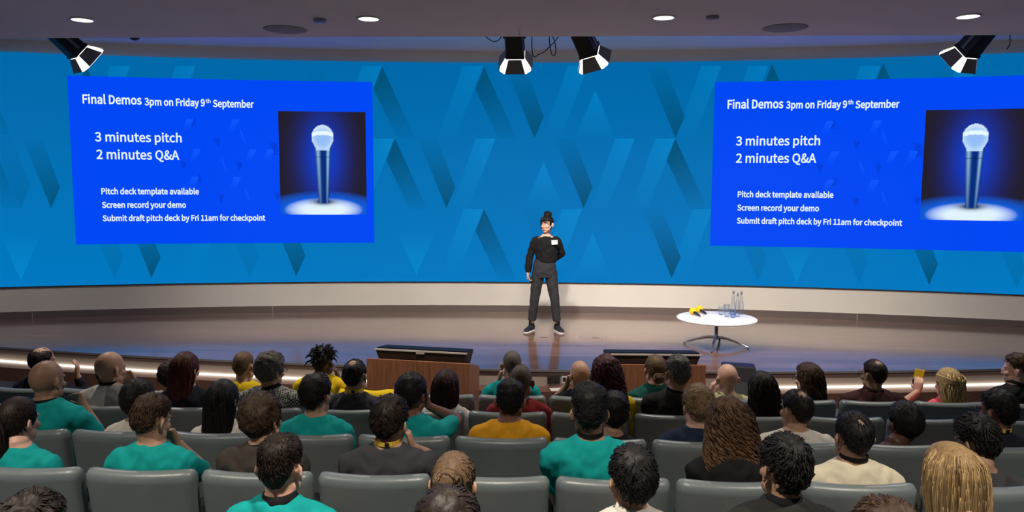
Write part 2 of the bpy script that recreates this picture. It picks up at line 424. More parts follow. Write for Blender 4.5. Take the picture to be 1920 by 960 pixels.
def mic_pixel(u, v):     # picture content: a microphone standing in a blue spotlight (u right, v up, 0..1)
    bx, by = (u-0.5), v
    glow = math.exp(-((bx/0.26)**2+((v-0.56)/0.42)**2)*1.2)
    c = Vector((0.004+0.0*glow, 0.004+0.045*glow, 0.012+0.62*glow))
    c += Vector((0.012, 0.008, 0.006))*(1-glow)
    fl = (bx/0.66)**2+((v-0.045)/0.165)**2
    if v < 0.28:
        k = max(0.0, 1-fl*0.75); k2 = max(0.0, 1-((bx/0.46)**2+((v-0.050)/0.115)**2))
        c = c.lerp(Vector((0.0, 0.13, 0.85)), min(1, k*1.3)); c = c.lerp(Vector((0.75, 0.90, 1.0)), min(1, k2*1.35))
        sh = math.exp(-((bx/0.13)**2+((v-0.125)/0.03)**2)); c = c.lerp(Vector((0.0, 0.01, 0.09)), min(1, sh*1.2))
    if 0.115 < v < 0.67:
        w = 0.06+(v-0.115)*0.062
        if abs(bx+0.0) < w:
            t = bx/w
            e = math.exp(-((t+0.62)/0.22)**2)*0.75+math.exp(-((t-0.66)/0.16)**2)*0.9
            up = 0.25+0.75*(v-0.1)/0.55
            c = Vector((0.0, 0.025, 0.20)).lerp(Vector((0.35, 0.66, 1.0)), min(1, e*up))
            if abs(v-0.56) < 0.006: c *= 0.4
    hx, hy = bx/0.127, (v-0.757)/0.114
    d = hx*hx+hy*hy
    if d < 1 or (0.625 < v < 0.70 and abs(bx) < 0.078+0.030*min(1, max(0, v-0.645)/0.05)):
        m = 0.5+0.5*math.sin((u*1.05+v)*150)*math.sin((u*1.05-v)*150)
        br = 0.30+0.35*max(0, hy)+0.5*min(1, d)**2*(0.5+0.5*abs(hx))
        c = Vector((0.10, 0.34, 0.90)).lerp(Vector((0.80, 0.95, 1.0)), min(1, br*(0.65+0.5*m)))
        if abs(v-0.775-0.02*(1-hx*hx)) < 0.018: c = Vector((0.80, 0.95, 1.0))
    return c
def slide(s0, s1, z0, z1, side):
    def sp(u, v, off): return rel(S(s0+(s1-s0)*u, z1+(z0-z1)*v, off))
    mb = MB(); N = 24
    vs = [sp(i/N, v, off) for i in range(N+1) for v, off in ((1, .030), (0, .030))]
    mb.add(vs, [(2*i, 2*i+2, 2*i+3, 2*i+1) for i in range(N)])
    sl = mb.build('slide', M_slide, wallscreen); sl['label'] = 'bright blue slide with white writing on the '+side
    Wd, Ht = s1-s0, z1-z0
    def line(items, nm='text_line'):
        vv, ff = [], []
        for body, u0, u1, vb, cap, bold in items:
            v, f = text_mesh(body, (u1-u0)*Wd, cap*Ht, bold)
            bse = len(vv)
            vv += [rel(S(s0+u0*Wd+a, z1-vb*Ht+c, 0.042)) for a, c in v]; ff += [tuple(bse+i for i in q) for q in f]
        me = bpy.data.meshes.new(nm); me.from_pydata([tuple(q) for q in vv], [], ff); me.materials.append(M_text)
        o = bpy.data.objects.new(nm, me); COL.objects.link(o); o.parent = sl
    line([('Final Demos', .044, .228, .160, .056, .011), ('3pm on Friday 9', .237, .432, .163, .046, .012), ('th', .435, .451, .143, .026, .010), ('September', .458, .594, .166, .046, .012)])
    line([('3 minutes pitch', .076, .352, .382, .058, .008)])
    line([('2 minutes Q&A', .078, .342, .487, .058, .008)])
    line([('Pitch deck template available', .088, .402, .697, .038, .012)])
    line([('Screen record your demo', .088, .358, .779, .038, .012)])
    line([('Submit draft pitch deck by Fri 11am for checkpoint', .088, .622, .859, .038, .012)])
    # picture of a microphone
    nu, nv = 110, 130; u0, u1, v0, v1 = .675, .975, .185, .822
    vs, cs, fs = [], [], []
    for j in range(nv+1):
        for i in range(nu+1):
            uu, vv = i/nu, j/nv
            vs.append(sp(u0+(u1-u0)*uu, v1+(v0-v1)*vv, .042)); cs.append(mic_pixel(uu, vv))
    for j in range(nv):
        for i in range(nu):
            a = j*(nu+1)+i; fs.append((a, a+1, a+nu+2, a+nu+1))
    o = vcol_mesh('microphone_picture', vs, fs, cs, sl, M_pix)
    # small triangles of the slide background
    D0, L0 = Vector(lin(0, 60, 212)[:3]), Vector(lin(14, 88, 255)[:3]); B0 = Vector(lin(0, 72, 245)[:3])
    vs, cs, fs = [], [], []
    def tri(pts, cols):
        bse = len(vs)
        for (u, v), c in zip(pts, cols): vs.append(sp(u, v, .036)); cs.append(c)
        fs.append(tuple(range(bse, bse+len(pts))))
    for u, v in ((.395, .25), (.665, .42), (.405, .59), (.665, .40)):
        tri([(u, v-.02), (u+.012, v+.035), (u-.012, v+.035)], [D0, B0, D0])
    for u, v in ((.47, .41), (.655, .43), (.355, .55), (.54, .55), (.475, .75), (.665, .74)):
        tri([(u, v), (u-.02, v-.07), (u+.01, v-.045)], [D0, B0, D0])
    for u, v in ((.37, .25), (.52, .25), (.39, .43), (.575, .43), (.635, .43), (.38, .60), (.52, .60)):
        tri([(u, v-.01), (u+.024, v-.01), (u+.004, v+.07), (u-.018, v+.07)], [L0, L0, B0, B0])
    for u, v in ((.545, .32), (.48, .50), (.555, .68)):
        tri([(u, v-.03), (u+.028, v+.09), (u+.004, v+.05)], [L0, B0, B0])
    vcol_mesh('background_triangles', vs, fs, cs, sl, M_pix)
qs = [on_screen(*q) for q in ((128, 145), (697, 151), (704, 455), (143, 458))]
slide((qs[0][0]+qs[3][0])/2, (qs[1][0]+qs[2][0])/2, (qs[2][1]+qs[3][1])/2, (qs[0][1]+qs[1][1])/2, 'left')
SW = (qs[1][0]+qs[2][0])/2-(qs[0][0]+qs[3][0])/2
qr = [on_screen(*q) for q in ((1340, 152), (1331, 460), (1919, 144), (1919, 473))]
sr0 = (qr[0][0]+qr[1][0])/2
slide(sr0, sr0+SW, (qr[1][1]+qr[3][1])/2, (qr[0][1]+qr[2][1])/2, 'right')

# ------------------------------------------------------------------ ceiling fixtures
def lamp(name, kind, power, col, parent, M=None, size=0.1, cone=60, blend=0.5):
    l = bpy.data.lights.new(name, kind); l.energy = power; l.color = col
    if kind == 'SPOT': l.spot_size = math.radians(cone); l.spot_blend = blend; l.shadow_soft_size = size
    if kind == 'AREA': l.shape = 'DISK'; l.size = size; l.spread = math.radians(cone)
    o = bpy.data.objects.new(name, l); COL.objects.link(o); o.parent = parent
    if M: o.matrix_local = M
    return o
ring_mb = MB(); ring_mb.lathe([(0.088, 0.0), (0.105, 0.0), (0.105, -0.006), (0.098, -0.010), (0.088, -0.010), (0.088, 0.0)], 36, caps=False)
lens_mb = MB(); lens_mb.lathe([(0.0875, -0.002), (0.0875, -0.007), (0.05, -0.009)], 36)
def downlight(x, y, label, group=None, pw=1.0, spread=130):
    r = empty('downlight', (x, y, CEIL_Z), 0, label, 'ceiling light', group)
    ring_mb.build('trim_ring', M_whitep, r, smooth=True); lens_mb.build('lens', M_downlens, r)
    lamp('downlight_lamp', 'AREA', DOWN_POWER*pw, (1.0, 0.90, 0.78), r, Matrix.Translation((0, 0, -0.02)), 0.16, spread)
for k, w in enumerate(('round ceiling downlight above the left lantern, leftmost of four', 'round ceiling downlight second from left, left of the middle lanterns',
                       'round ceiling downlight third from left, right of the middle lanterns', 'round ceiling downlight above the right lantern, rightmost of four')):
    downlight(-4.09+2.568*k, 6.66, w, 'ceiling downlights', 1.7)
for y, pw in ((2.2, 2.2), (0.0, 1.0)):
    for k in range(5): downlight(-5.4+2.568*k, y, 'round ceiling downlight over the audience above the picture', 'ceiling downlights over the audience', pw, 95)

def ceiling_disc(px, py, r, m, name, label, cat, h=0.012, up=True):
    q = at_z(px, py, CEIL_Z)
    mb = MB(); mb.lathe([(r*0.96, -h), (r, -h*0.5), (r, 0.0), (r*0.5, 0.0)][::-1] , 36)
    o = mb.build(name, m, None, smooth=True, loc=(q.x, q.y, CEIL_Z)); tag(o, label, cat); return o
M_grille = mat('grille_paint', (0.34, 0.30, 0.30, 1), 0.8)
M_sens = mat('sensor_plastic', (0.30, 0.34, 0.55, 1), 0.4)
ceiling_disc(535, 55, 0.20, M_grille, 'ceiling_speaker', 'flush round speaker grille in the ceiling left of centre', 'speaker', 0.006)
ceiling_disc(1472, 52, 0.20, M_grille, 'ceiling_speaker', 'flush round speaker grille in the ceiling right of centre', 'speaker', 0.006)
ceiling_disc(600, 36, 0.055, M_sens, 'smoke_detector', 'small round bluish detector on the ceiling left of centre', 'detector', 0.03)
ceiling_disc(1336, 31, 0.055, M_grille, 'smoke_detector', 'small round dull detector on the ceiling right of centre', 'detector', 0.02)
q = at_y(252, 70, 7.62)
cr = empty('dome_camera', (q.x, q.y, HIGH_Z), 0, 'black dome camera peeping below the ceiling edge right of the left lantern', 'camera')
b = MB(); b.ell((0, 0, 0), (0.062, 0.062, 0.062)); dz = q.z-HIGH_Z+0.03; b.build('dome', M_black, cr, smooth=True, loc=(0, 0, dz))
b = MB(); b.tube([(0, 0, dz+.04), (0, 0, 0)], 0.02, 10, roundcap=False); b.build('drop_pole', M_black, cr, smooth=True)
q = at_z(974, 56, CEIL_Z)
sp = empty('sprinkler', (q.x, q.y, CEIL_Z), 0, 'tiny sprinkler head under the ceiling above the middle lantern', 'sprinkler')
b = MB(); b.lathe([(0.018, 0), (0.018, -0.005), (0.006, -0.008), (0.006, -0.035), (0.012, -0.037), (0.012, -0.04)], 14); b.build('sprinkler_head', M_chrome, sp, smooth=True)

# lighting bar that carries the lanterns, behind the ceiling edge
LB_Y, LB_Z = 7.86, 4.52
lb = empty('lighting_bar', (0, LB_Y, LB_Z), 0, 'black pipe behind the ceiling edge that carries the stage lanterns', 'pipe')
b = MB(); b.tube([(-10, 0, 0), (10, 0, 0)], 0.024, 14, roundcap=False); b.build('pipe', M_black, lb, smooth=True)
for x in (-6, -2, 2, 6):
    b = MB(); b.tube([(x, 0, 0), (x, 0, HIGH_Z-LB_Z)], 0.01, 8, roundcap=False); b.build('hanger', M_black, lb, smooth=True)

M_gel = bpy.data.materials.new('frosted_gel'); M_gel.use_nodes = True
_nt = M_gel.node_tree; _tr = _nt.nodes.new('ShaderNodeBsdfTranslucent'); _tr.inputs[0].default_value = (0.9, 0.88, 0.84, 1)
_em = _nt.nodes.new('ShaderNodeEmission'); _em.inputs[0].default_value = (1, 0.95, 0.88, 1); _em.inputs[1].default_value = 0.5
_ad = _nt.nodes.new('ShaderNodeAddShader'); _nt.links.new(_tr.outputs[0], _ad.inputs[0]); _nt.links.new(_em.outputs[0], _ad.inputs[1])
_nt.links.new(_ad.outputs[0], _nt.nodes['Material Output'].inputs[0])
def lantern(px, py, Y, aim, label, L=0.40, w=0.095, doors=((31, .15), (31, .15), (31, .15), (31, .15)), power=1.0, twist=0, cone=92):
    """front lens centre seen at (px,py) at distance Y, beam towards aim"""
    P = at_y(px, py, Y); d = (Vector(aim)-P).normalized()
    up = Matrix.Rotation(math.radians(twist), 3, 'Y') @ Vector((0, 0, 1))
    R3 = look_matrix(d, up); r = empty('stage_spotlight', P, 0, label, 'stage light', 'stage lanterns under the ceiling edge')
    r.rotation_mode = 'QUATERNION'; r.rotation_quaternion = R3.to_quaternion()
    inv = R3.transposed()
    b = MB(); b.hull([(sx*w, -0.02, sz*w) for sx, sz in ((-1, -1), (1, -1), (1, 1), (-1, 1))], [(sx*w*.82, -L, sz*w*.82) for sx, sz in ((-1, -1), (1, -1), (1, 1), (-1, 1))])
    b.build('housing', M_black, r, bevel=0.015)
    b = MB()
    for k in range(4): b.box((0, -0.12-0.06*k, w*0.93), (w*1.5, 0.012, 0.02))
    b.build('cooling_fins', M_black, r)
    b = MB(); b.box((w*1.0, -L*.5, 0), (0.012, L*.8, 0.03)); b.box((-w*1.0, -L*.5, 0), (0.012, L*.8, 0.03)); b.build('side_rail', mat('grey_metal', (0.2, 0.19, 0.18, 1), 0.4, metal=0.5), r)
    b = MB(); b.hull([(sx*w*1.05, -0.03, sz*w*1.05) for sx, sz in ((-1, -1), (1, -1), (1, 1), (-1, 1))], [(sx*w*1.05, 0.0, sz*w*1.05) for sx, sz in ((-1, -1), (1, -1), (1, 1), (-1, 1))])
    b.build('front_frame', M_black, r, bevel=0.004)
    b = MB(); b.tube([(0, 0.0, 0), (0, 0.006, 0)], 0.082, 32, roundcap=False); b.build('lens', M_lens, r, smooth=False)
    for k, (ang, ln) in enumerate(doors):
        t = math.radians(ang); c, s_ = math.cos(t), math.sin(t)
        rot = Matrix.Rotation(math.pi/2*k, 3, 'Y')
        w0, w1 = w*0.72, w*1.12
        o0 = [(-w0, 0.004, w+.006), (w0, 0.004, w+.006), (w1, ln*c, w+.006+ln*s_), (-w1, ln*c, w+.006+ln*s_)]
        th = Vector((0, -0.003*s_*1.0, 0.003*c))
        bot = [rot @ Vector(v) for v in o0]; top = [rot @ (Vector(v)+th) for v in o0]
        m = MB(); m.hull(bot, top); m.build('barn_door', M_door, r)
    # frosted gel held between the doors, lit from behind
    b = MB(); prof_ = ((0.006, .97), (0.05, 1.22), (0.10, 1.52), (0.135, 1.74))
    vs = []; fs = []
    for t_, k_ in prof_:
        for q_ in (1.0, .97):
            c_ = w*k_*q_; ch = c_*.72
            for sx, sz in ((-ch, -c_), (ch, -c_), (c_, -ch), (c_, ch), (ch, c_), (-ch, c_), (-c_, ch), (-c_, -ch)): vs.append((sx, t_, sz))
    for j in range(3):
        for i in range(8):
            i2 = (i+1) % 8; fs.append((j*16+i, j*16+i2, j*16+16+i2, j*16+16+i)); fs.append((j*16+8+i2, j*16+8+i, j*16+24+i, j*16+24+i2))
    for i in range(8):
        i2 = (i+1) % 8; fs.append((48+i, 48+i2, 56+i2, 56+i)); fs.append((i2, i, 8+i, 8+i2))
    b.add(vs, fs); b.build('frosted_gel', M_gel, r)
    ph = inv @ (Vector((P.x-d.x*L*.55, LB_Y, LB_Z-0.076))-P); side = Vector((w*1.12, -L*.5, 0))
    b = MB()
    for sx in (-1, 1):
        a = Vector((sx*w*1.12, -L*.5, 0)); b.tube([a, a*0.6+ph*0.4+Vector((sx*w*.45, 0, 0)), ph], 0.012, 8)
    b.build('yoke', M_black, r, smooth=True)
    b = MB(); b.box((0, 0, 0), (0.045, 0.045, 0.045)); b.build('clamp', M_black, r, loc=ph, bevel=0.01)
    Ml = Matrix.Translation((0, 0.03, 0)) @ Matrix.Rotation(math.pi/2, 4, 'X')
    lamp('lantern_lamp', 'SPOT', SPOT_POWER*power, (1.0, 0.92, 0.82), r, Ml, 0.07, cone, 1.0)
    lamp('lantern_glow', 'POINT', 7.0, (1.0, 0.94, 0.86), r, Matrix.Translation((0, 0.10, 0)), size=0.05).data.shadow_soft_size = 0.05
    return r
lantern(147, 98, 8.05, (-2.6, 11.4, 0.7), 'black stage lantern hanging at the left end over the left slide', L=0.42, power=.6, cone=100)
lantern(966, 100, 7.98, (-0.2, 11.6, 0.9), 'black stage lantern in the middle with barn doors spread, pointing at the stage', power=.82)
lantern(1106, 97, 8.0, (2.6, 10.9, 0.9), 'black stage lantern tilted to the right, right of the middle lantern', L=0.42, power=.8, twist=-12)
lantern(1812, 98, 8.0, (3.0, 11.2, 0.7), 'black stage lantern hanging at the right end over the right slide', L=0.42, power=.6, cone=100)
lantern(-480, 98, 8.05, (-6.4, 12.0, 0.7), 'added black stage lantern on the bar, unseen beyond the left frame edge', L=0.42, power=.24, cone=105)  # added out of view to brighten the left end of the stage wall
lantern(2400, 98, 8.0, (6.6, 11.9, 0.7), 'added black stage lantern on the bar, unseen beyond the right frame edge', L=0.42, power=.24, cone=105)  # its added counterpart, brightening the right end of the wall from out of view
def cable(pts, Y, label):
    P = [at_y(x, y, Y) for x, y in pts]
    P = [Vector((P[0].x, LB_Y-.03, LB_Z))]+P+([Vector((P[-1].x+.02, LB_Y-.03, LB_Z))] if len(pts) > 3 else [])
    # Catmull-Rom
    Q = []
    for i in range(len(P)-1):
        a, b_, c, d = P[max(i-1, 0)], P[i], P[i+1], P[min(i+2, len(P)-1)]
        for k in range(6):
            t = k/6; Q.append(0.5*((2*b_)+(c-a)*t+(2*a-5*b_+4*c-d)*t*t+(3*b_-a-3*c+d)*t**3))
    Q.append(P[-1]); mb = MB(); mb.tube(Q, 0.005, 6)
    o = mb.build('cable', M_black, None, smooth=True); tag(o, label, 'cable', 'cables of the stage lanterns')
cable([(908, 60), (918, 74), (928, 78), (938, 72), (941, 58)], 7.66, 'thin black cable looping below the ceiling left of the middle lantern')
cable([(998, 98), (1012, 101), (1026, 92), (1046, 70), (1050, 55)], 7.74, 'black cable sagging between the two middle lanterns')
cable([(1030, 55), (1031, 84), (1036, 104), (1042, 98), (1040, 78), (1033, 55)], 7.70, 'narrow hanging cable loop left of the tilted lantern')
cable([(1893, 55), (1894, 80), (1888, 92)], 7.82, 'short cable end hanging right of the right lantern')

# ------------------------------------------------------------------ on the stage
q = at_z(1342, 649, STAGE_Z)
TB = Vector((q.x, q.y, STAGE_Z)); TH = 0.385
t = empty('coffee_table', TB, 0, 'low round white table on a chrome star base on the stage', 'table')
b = MB(); b.lathe([(0.30, TH-0.03), (0.49, TH-0.028), (0.515, TH-0.016), (0.515, TH-0.006), (0.505, TH), (0.2, TH)], 64); b.build('table_top', M_white, t, smooth=True).modifiers.new('es', 'EDGE_SPLIT').split_angle = math.radians(50)
b = MB(); b.lathe([(0.10, TH-0.03), (0.03, TH-0.045), (0.026, TH-0.06), (0.026, 0.15), (0.040, 0.13), (0.040, 0.10), (0.02, 0.09)][::-1], 20); b.build('column', M_chrome, t, smooth=True)
for ang in (8, 98, 188, 278):
    a = math.radians(ang-28); dx, dy = math.cos(a), math.sin(a)
    b = MB(); b.tube([(dx*0.02, dy*0.02, 0.122), (dx*.12, dy*.12, 0.115), (dx*.25, dy*.25, 0.082), (dx*.37, dy*.37, 0.035), (dx*.41, dy*.41, 0.020)], [0.026, 0.024, 0.020, 0.017, 0.014], 12, flat=0.75)
    lg = b.build('leg', M_chrome, t, smooth=True)
    f = MB(); f.lathe([(0.012, 0.0), (0.014, 0.003), (0.010, 0.016)], 12, (dx*.41, dy*.41, 0.0)); f.build('foot', M_blackp, lg, smooth=True)
TT = STAGE_Z+TH
def on_table(px, py): return at_z(px, py, TT)+Vector((0, 0, 0.0015))
def bottle(px, py, h, label):
    q = on_table(px, py); r = empty('glass_bottle', q, 0, label, 'bottle', 'glass water bottles on the table')
    k = h/0.33
    b = MB(); b.lathe([(0.01, 0.012*k), (0.034, 0.0), (0.037, 0.006), (0.038, 0.07*k), (0.034, 0.13*k), (0.019, 0.22*k), (0.014, 0.26*k), (0.014, 0.295*k), (0.011, 0.297*k), (0.011, 0.26*k), (0.015, 0.22*k), (0.030, 0.13*k), (0.034, 0.07*k), (0.033, 0.012), (0.005, 0.012)], 28)
    b.build('bottle_body', M_glass, r, smooth=True)
    b = MB(); b.lathe([(0.010, 0.28*k), (0.010, 0.30*k), (0.018, 0.302*k), (0.018, 0.322*k), (0.012, 0.33*k)], 16); b.build('stopper', mat('stopper_grey', (0.35, 0.34, 0.34, 1), 0.4), r, smooth=True)
bottle(1374, 590, 0.335, 'tall glass water bottle on the white table, leftmost of the three')
bottle(1382, 594, 0.325, 'tall glass water bottle on the white table, middle of the three')
bottle(1389, 590, 0.325, 'tall glass water bottle on the white table, rightmost of the three')
tb = MB(); tb.lathe([(0.008, 0.009), (0.032, 0.0), (0.035, 0.004), (0.040, 0.105), (0.0375, 0.105), (0.033, 0.012), (0.008, 0.012)], 28)
def tumbler(px, py, m, label):
    q = on_table(px, py); o = tb.build('tumbler', m, None, smooth=True, loc=q); tag(o, label, 'glass', 'drinking glasses on the table')
tumbler(1352, 590, M_glass, 'clear tumbler leftmost of the glasses on the white table')
tumbler(1363, 594, M_glass, 'clear tumbler at the front of the glasses on the white table')
tumbler(1362, 585, M_glass, 'clear tumbler at the back of the glasses on the white table')
tumbler(1374, 596, M_glassb, 'bluish tumbler in front of the leftmost glass bottle')
def mic(px, py, dpx, dpy, label):
    q = on_table(px, py); q2 = on_table(dpx, dpy); d = (q2-q); d.z = 0; d.normalize()
    R = look_matrix(d); r = empty('handheld_microphone', q+Vector((0, 0, 0.0465)), 0, label, 'microphone', 'microphones on the table')
    r.rotation_mode = 'QUATERNION'; r.rotation_quaternion = R.to_quaternion()
    b = MB(); b.ell((0, 0, 0), (0.047, 0.055, 0.046), None, 24, 16); b.build('foam_windscreen', M_yellow, r, smooth=True)
    b = MB(); b.tube([(0, 0.035, -0.008), (0, 0.075, -0.014), (0, 0.17, -0.024)], [0.021, 0.019, 0.0155], 16); b.build('handle', M_blackp, r, smooth=True)
    b = MB(); b.tube([(0, 0.172, -0.0245), (0, 0.20, -0.026)], [0.013, 0.011], 12); b.build('antenna_cap', M_black, r, smooth=True)
mic(1299, 590, 1326, 600, 'yellow foam topped microphone lying on the white table, nearer one')
mic(1311, 586, 1330, 593, 'yellow foam topped microphone lying on the white table, farther one')
# floor boxes in the stage
def floor_box(px, py, w, label):
    q = at_z(px, py, STAGE_Z); r = empty('floor_box', (q.x, q.y, STAGE_Z), 0, label, 'floor box', 'floor boxes in the stage')
    b = MB()
    for (cx, cy, dx, dy) in ((0, -.075, w, .008), (0, .075, w, .008), (-w/2, 0, .008, .15), (w/2, 0, .008, .15)): b.box((cx, cy, 0.001), (dx, dy, 0.004))
    b.build('lid_frame', M_nose, r)
    b = MB(); b.box((0, 0, 0.0), (w-.012, .138, 0.003)); b.build('lid', M_stage, r)
    b = MB(); b.box((w*.1, -.02, 0.0022), (0.09, .02, 0.003)); b.build('cable_flap', M_black, r)
floor_box(1016, 632, 0.33, 'flush floor box lid in the stage by the presenter, left one')
floor_box(1112, 633, 0.36, 'flush floor box lid in the stage right of the presenter')

# lectern boxes with monitors at the stage front
def monitor_box(A, Bp, label, mlabel, depth=0.42):
    A, Bp = Vector(A), Vector(Bp); ax = (Bp-A); w = math.hypot(ax.x, ax.y); rz = math.atan2(ax.y, ax.x); H = A.z
    r = empty('monitor_lectern', (A.x, A.y, 0), rz, label, 'lectern', 'wooden monitor boxes at the stage front')
    Hb = H-0.12; t = 0.025
    b = MB()
    b.hull([(0, 0, 0), (w, 0, 0), (w, t, 0), (0, t, 0)], [(0, 0, H), (w, 0, H), (w, t, H), (0, t, H)]); b.build('front_panel', M_box, r, bevel=0.003)
    for x in (0, w-t):
        b = MB(); b.hull([(x, t, 0), (x+t, t, 0), (x+t, depth, 0), (x, depth, 0)], [(x, t, H), (x+t, t, H), (x+t, depth, Hb), (x, depth, Hb)]); b.build('side_panel', M_box, r, bevel=0.003)
    b = MB(); b.box((w/2, depth-t/2, Hb/2), (w-2*t, t, Hb)); b.build('back_panel', M_box, r)
    b = MB(); b.box((w/2, depth/2, H-0.20), (w-2*t, depth-2*t, 0.02)); b.build('shelf', M_boxd, r)
    # monitor leaning out of the box
    mo = empty('stage_monitor', Vector((A.x, A.y, 0))+Matrix.Rotation(rz, 3, 'Z') @ Vector((w*.515, 0.06, H-0.03)), rz, mlabel, 'monitor', 'tilted monitors in the wooden boxes')
    mw = w*.90; sl = 0.11; up = 0.125; dp = 0.30; dr = -0.035
    bot = [(-mw/2+.05, 0.0, 0.0), (mw/2-.05, 0.0, 0.0), (mw/2-.05, dp, dr-0.03), (-mw/2+.05, dp, dr-0.03)]
    top = [(-mw/2, 0.0, up), (mw/2, 0.0, up), (mw/2-.01, dp, up+dr), (-mw/2+.01, dp, up+dr)]
    b = MB(); b.hull(bot, top); b.build('monitor_housing', M_boxd, mo, bevel=0.004)
    b = MB(); b.box((0, -0.004, up-0.004), (mw, 0.012, 0.016)); b.build('bezel', mat('bezel_grey', (0.78, 0.70, 0.64, 1), 0.4), mo)
    R = Matrix.Rotation(math.atan2(dr, dp), 3, 'X')
    b = MB(); b.box((0, dp*.52, up+dr*.52+0.008), (mw-.03, dp*.93, 0.014), R); b.build('screen', mat('dark_screen', (0.008, 0.008, 0.009, 1), 0.5, spec=0.1), mo)
    b = MB(); b.box((0, -0.008, up-0.014), (0.09, 0.014, 0.035)); b.build('bracket', mat('bracket_grey', (0.62, 0.55, 0.50, 1), 0.4), mo)
Ht = at_y(687, 672, 7.60).z
monitor_box(at_y(687, 672, 7.60), Vector((at_y(880, 682, 7.42).x, 7.42, 0)), 'wooden box at the stage front left of centre with a slanted top', 'dark monitor tilted in the left wooden box')
monitor_box(at_y(1122, 683, 7.50), Vector((at_y(1324, 683, 7.52).x, 7.52, 0)), 'wooden box at the stage front right of centre with a slanted top', 'dark monitor tilted in the right wooden box')

# floor loudspeaker
q = at_y(1367, 716, 7.55)
r = empty('floor_speaker', (q.x+.16, 7.80, 0.0), math.radians(-12), 'black wedge loudspeaker in front of the stage behind the olive shirt', 'loudspeaker')
zt = at_y(1366, 683, 7.9).z
b = MB(); b.hull([(-.25, -.24, 0.17), (.25, -.24, 0.17), (.25, .20, 0.17), (-.25, .20, 0.17)], [(-.17, 0.02, zt), (.17, 0.02, zt), (.17, .20, zt), (-.17, .20, zt)]); b.build('cabinet', M_blackp, r, bevel=0.015)
b = MB(); b.box((0, 0, 0.085), (.44, .36, .17)); b.build('stand', M_black, r, bevel=0.01)
b = MB(); Rm = Matrix.Rotation(math.radians(-25), 3, 'X'); b.box((0, -.135, (zt+.17)/2+.02), (.34, .012, .30), Rm); b.build('speaker_grille', mat('speaker_grille', (0.03, 0.033, 0.04, 1), 0.5, bump=0.6, bump_scale=400), r)

# sockets and papers at the centre of the stage front
def on_riser(px, py, label, m, name, w, h, cat):
    q = at_y(px, py, 8.5); y = edge_y(q.x, -0.02)
    rz = 0.0; r = empty(name, (q.x, y-0.008, q.z), rz, label, cat)
    b = MB(); b.box((0, 0, 0), (w, 0.014, h)); b.build('plate', m, r, bevel=0.003)
    for x in (-w*.24, w*.24):
        b = MB(); b.box((x, -0.009, 0.004), (w*.3, 0.006, h*.55)); s = b.build('outlet', M_blackp, r, bevel=0.002)
        for dx in (-.008, .008):
            e = MB(); e.box((x+dx, -0.0125, 0.0), (0.004, 0.002, 0.010)); e.build('slot', M_chrome, s)
on_riser(1038, 711, 'double black power socket in the stage front', mat('dark_plate', (0.04, 0.036, 0.033, 1), 0.4), 'power_socket', 0.145, 0.085, 'socket')
on_riser(1062, 710, 'white wall socket right of the black power socket', M_whitep, 'power_socket', 0.11, 0.085, 'socket')
for (px, py, a, lb_) in ((1048, 728, 10, 'white sheet of paper lying on the wooden step, left one'), (1090, 731, -20, 'white sheet of paper lying on the wooden step, right one')):
    q = at_z(px, py, 0.345); b = MB(); b.box((0, 0, 0.002), (0.20, 0.12, 0.003))
    o = b.build('paper_sheet', mat('paper', (0.78, 0.76, 0.72, 1), 0.8), None, loc=(q.x, min(q.y, edge_y(q.x)-0.11), 0.3455)); o.rotation_euler = (0, 0, math.radians(a)); tag(o, lb_, 'paper', 'papers on the step')

# ------------------------------------------------------------------ auditorium seats
def curved_panel(w, z0, z1, th, y_of_z, bulge, nx=15, nz=14, sag=0.006, rnd=0.035):
    """upholstered panel: outline with rounded corners, plan curved, as one closed skin"""
    mb = MB()
    def outline(u, v):          # u,v in -1..1 on the panel
        return u, v
    rows = []
    def half(z):
        t = min(z1-z, z-z0); k = 1.0
        if t < rnd: k = 1-(rnd-math.sqrt(max(0, rnd*rnd-(rnd-t)**2)))/(w/2)
        return w/2*k*(0.965+0.035*(z-z0)/(z1-z0))
    zs = [z0+(z1-z0)*(0.5-0.5*math.cos(math.pi*j/nz)) for j in range(nz+1)]
    front, back = [], []
    for j, z in enumerate(zs):
        for i in range(nx+1):
            u = -math.cos(math.pi*i/nx)
            x = u*half(z)
            e = min(1-abs(u), 1.0)
            # thickness thins at the rim
            rim = min(1.0, (half(z)-abs(x))/0.03) ; rimz = min(1.0, min(z1-z, z-z0)/0.03)
            k = math.sqrt(max(0, 1-(1-rim)**2))*math.sqrt(max(0, 1-(1-rimz)**2))
            zz = z-sag*(1-u*u)*(z-z0)/(z1-z0)
            yc = y_of_z(z)+th/2 - bulge*(1-u*u)+bulge*.5
            front.append(Vector((x, yc+th/2*k, zz))); back.append(Vector((x, yc-th/2*k, zz)))
    N = (nx+1)*(nz+1); fs = []
    for j in range(nz):
        for i in range(nx):
            a = j*(nx+1)+i; fs.append((N+a, N+a+1, N+a+nx+2, N+a+nx+1)); fs.append((a, a+nx+1, a+nx+2, a+1))
    return mb.add(front+back, fs)
yz = lambda z: 0.0+(SB-z)*0.13
back_mb = curved_panel(0.562, 0.40, SB, 0.085, yz, 0.03)
back_me = None
def weld(o, d=1e-5):
    bm = bmesh.new(); bm.from_mesh(o.data); bmesh.ops.remove_doubles(bm, verts=bm.verts, dist=d); bmesh.ops.recalc_face_normals(bm, faces=bm.faces); bm.to_mesh(o.data); bm.free()
    o.data.polygons.foreach_set('use_smooth', [True]*len(o.data.polygons))
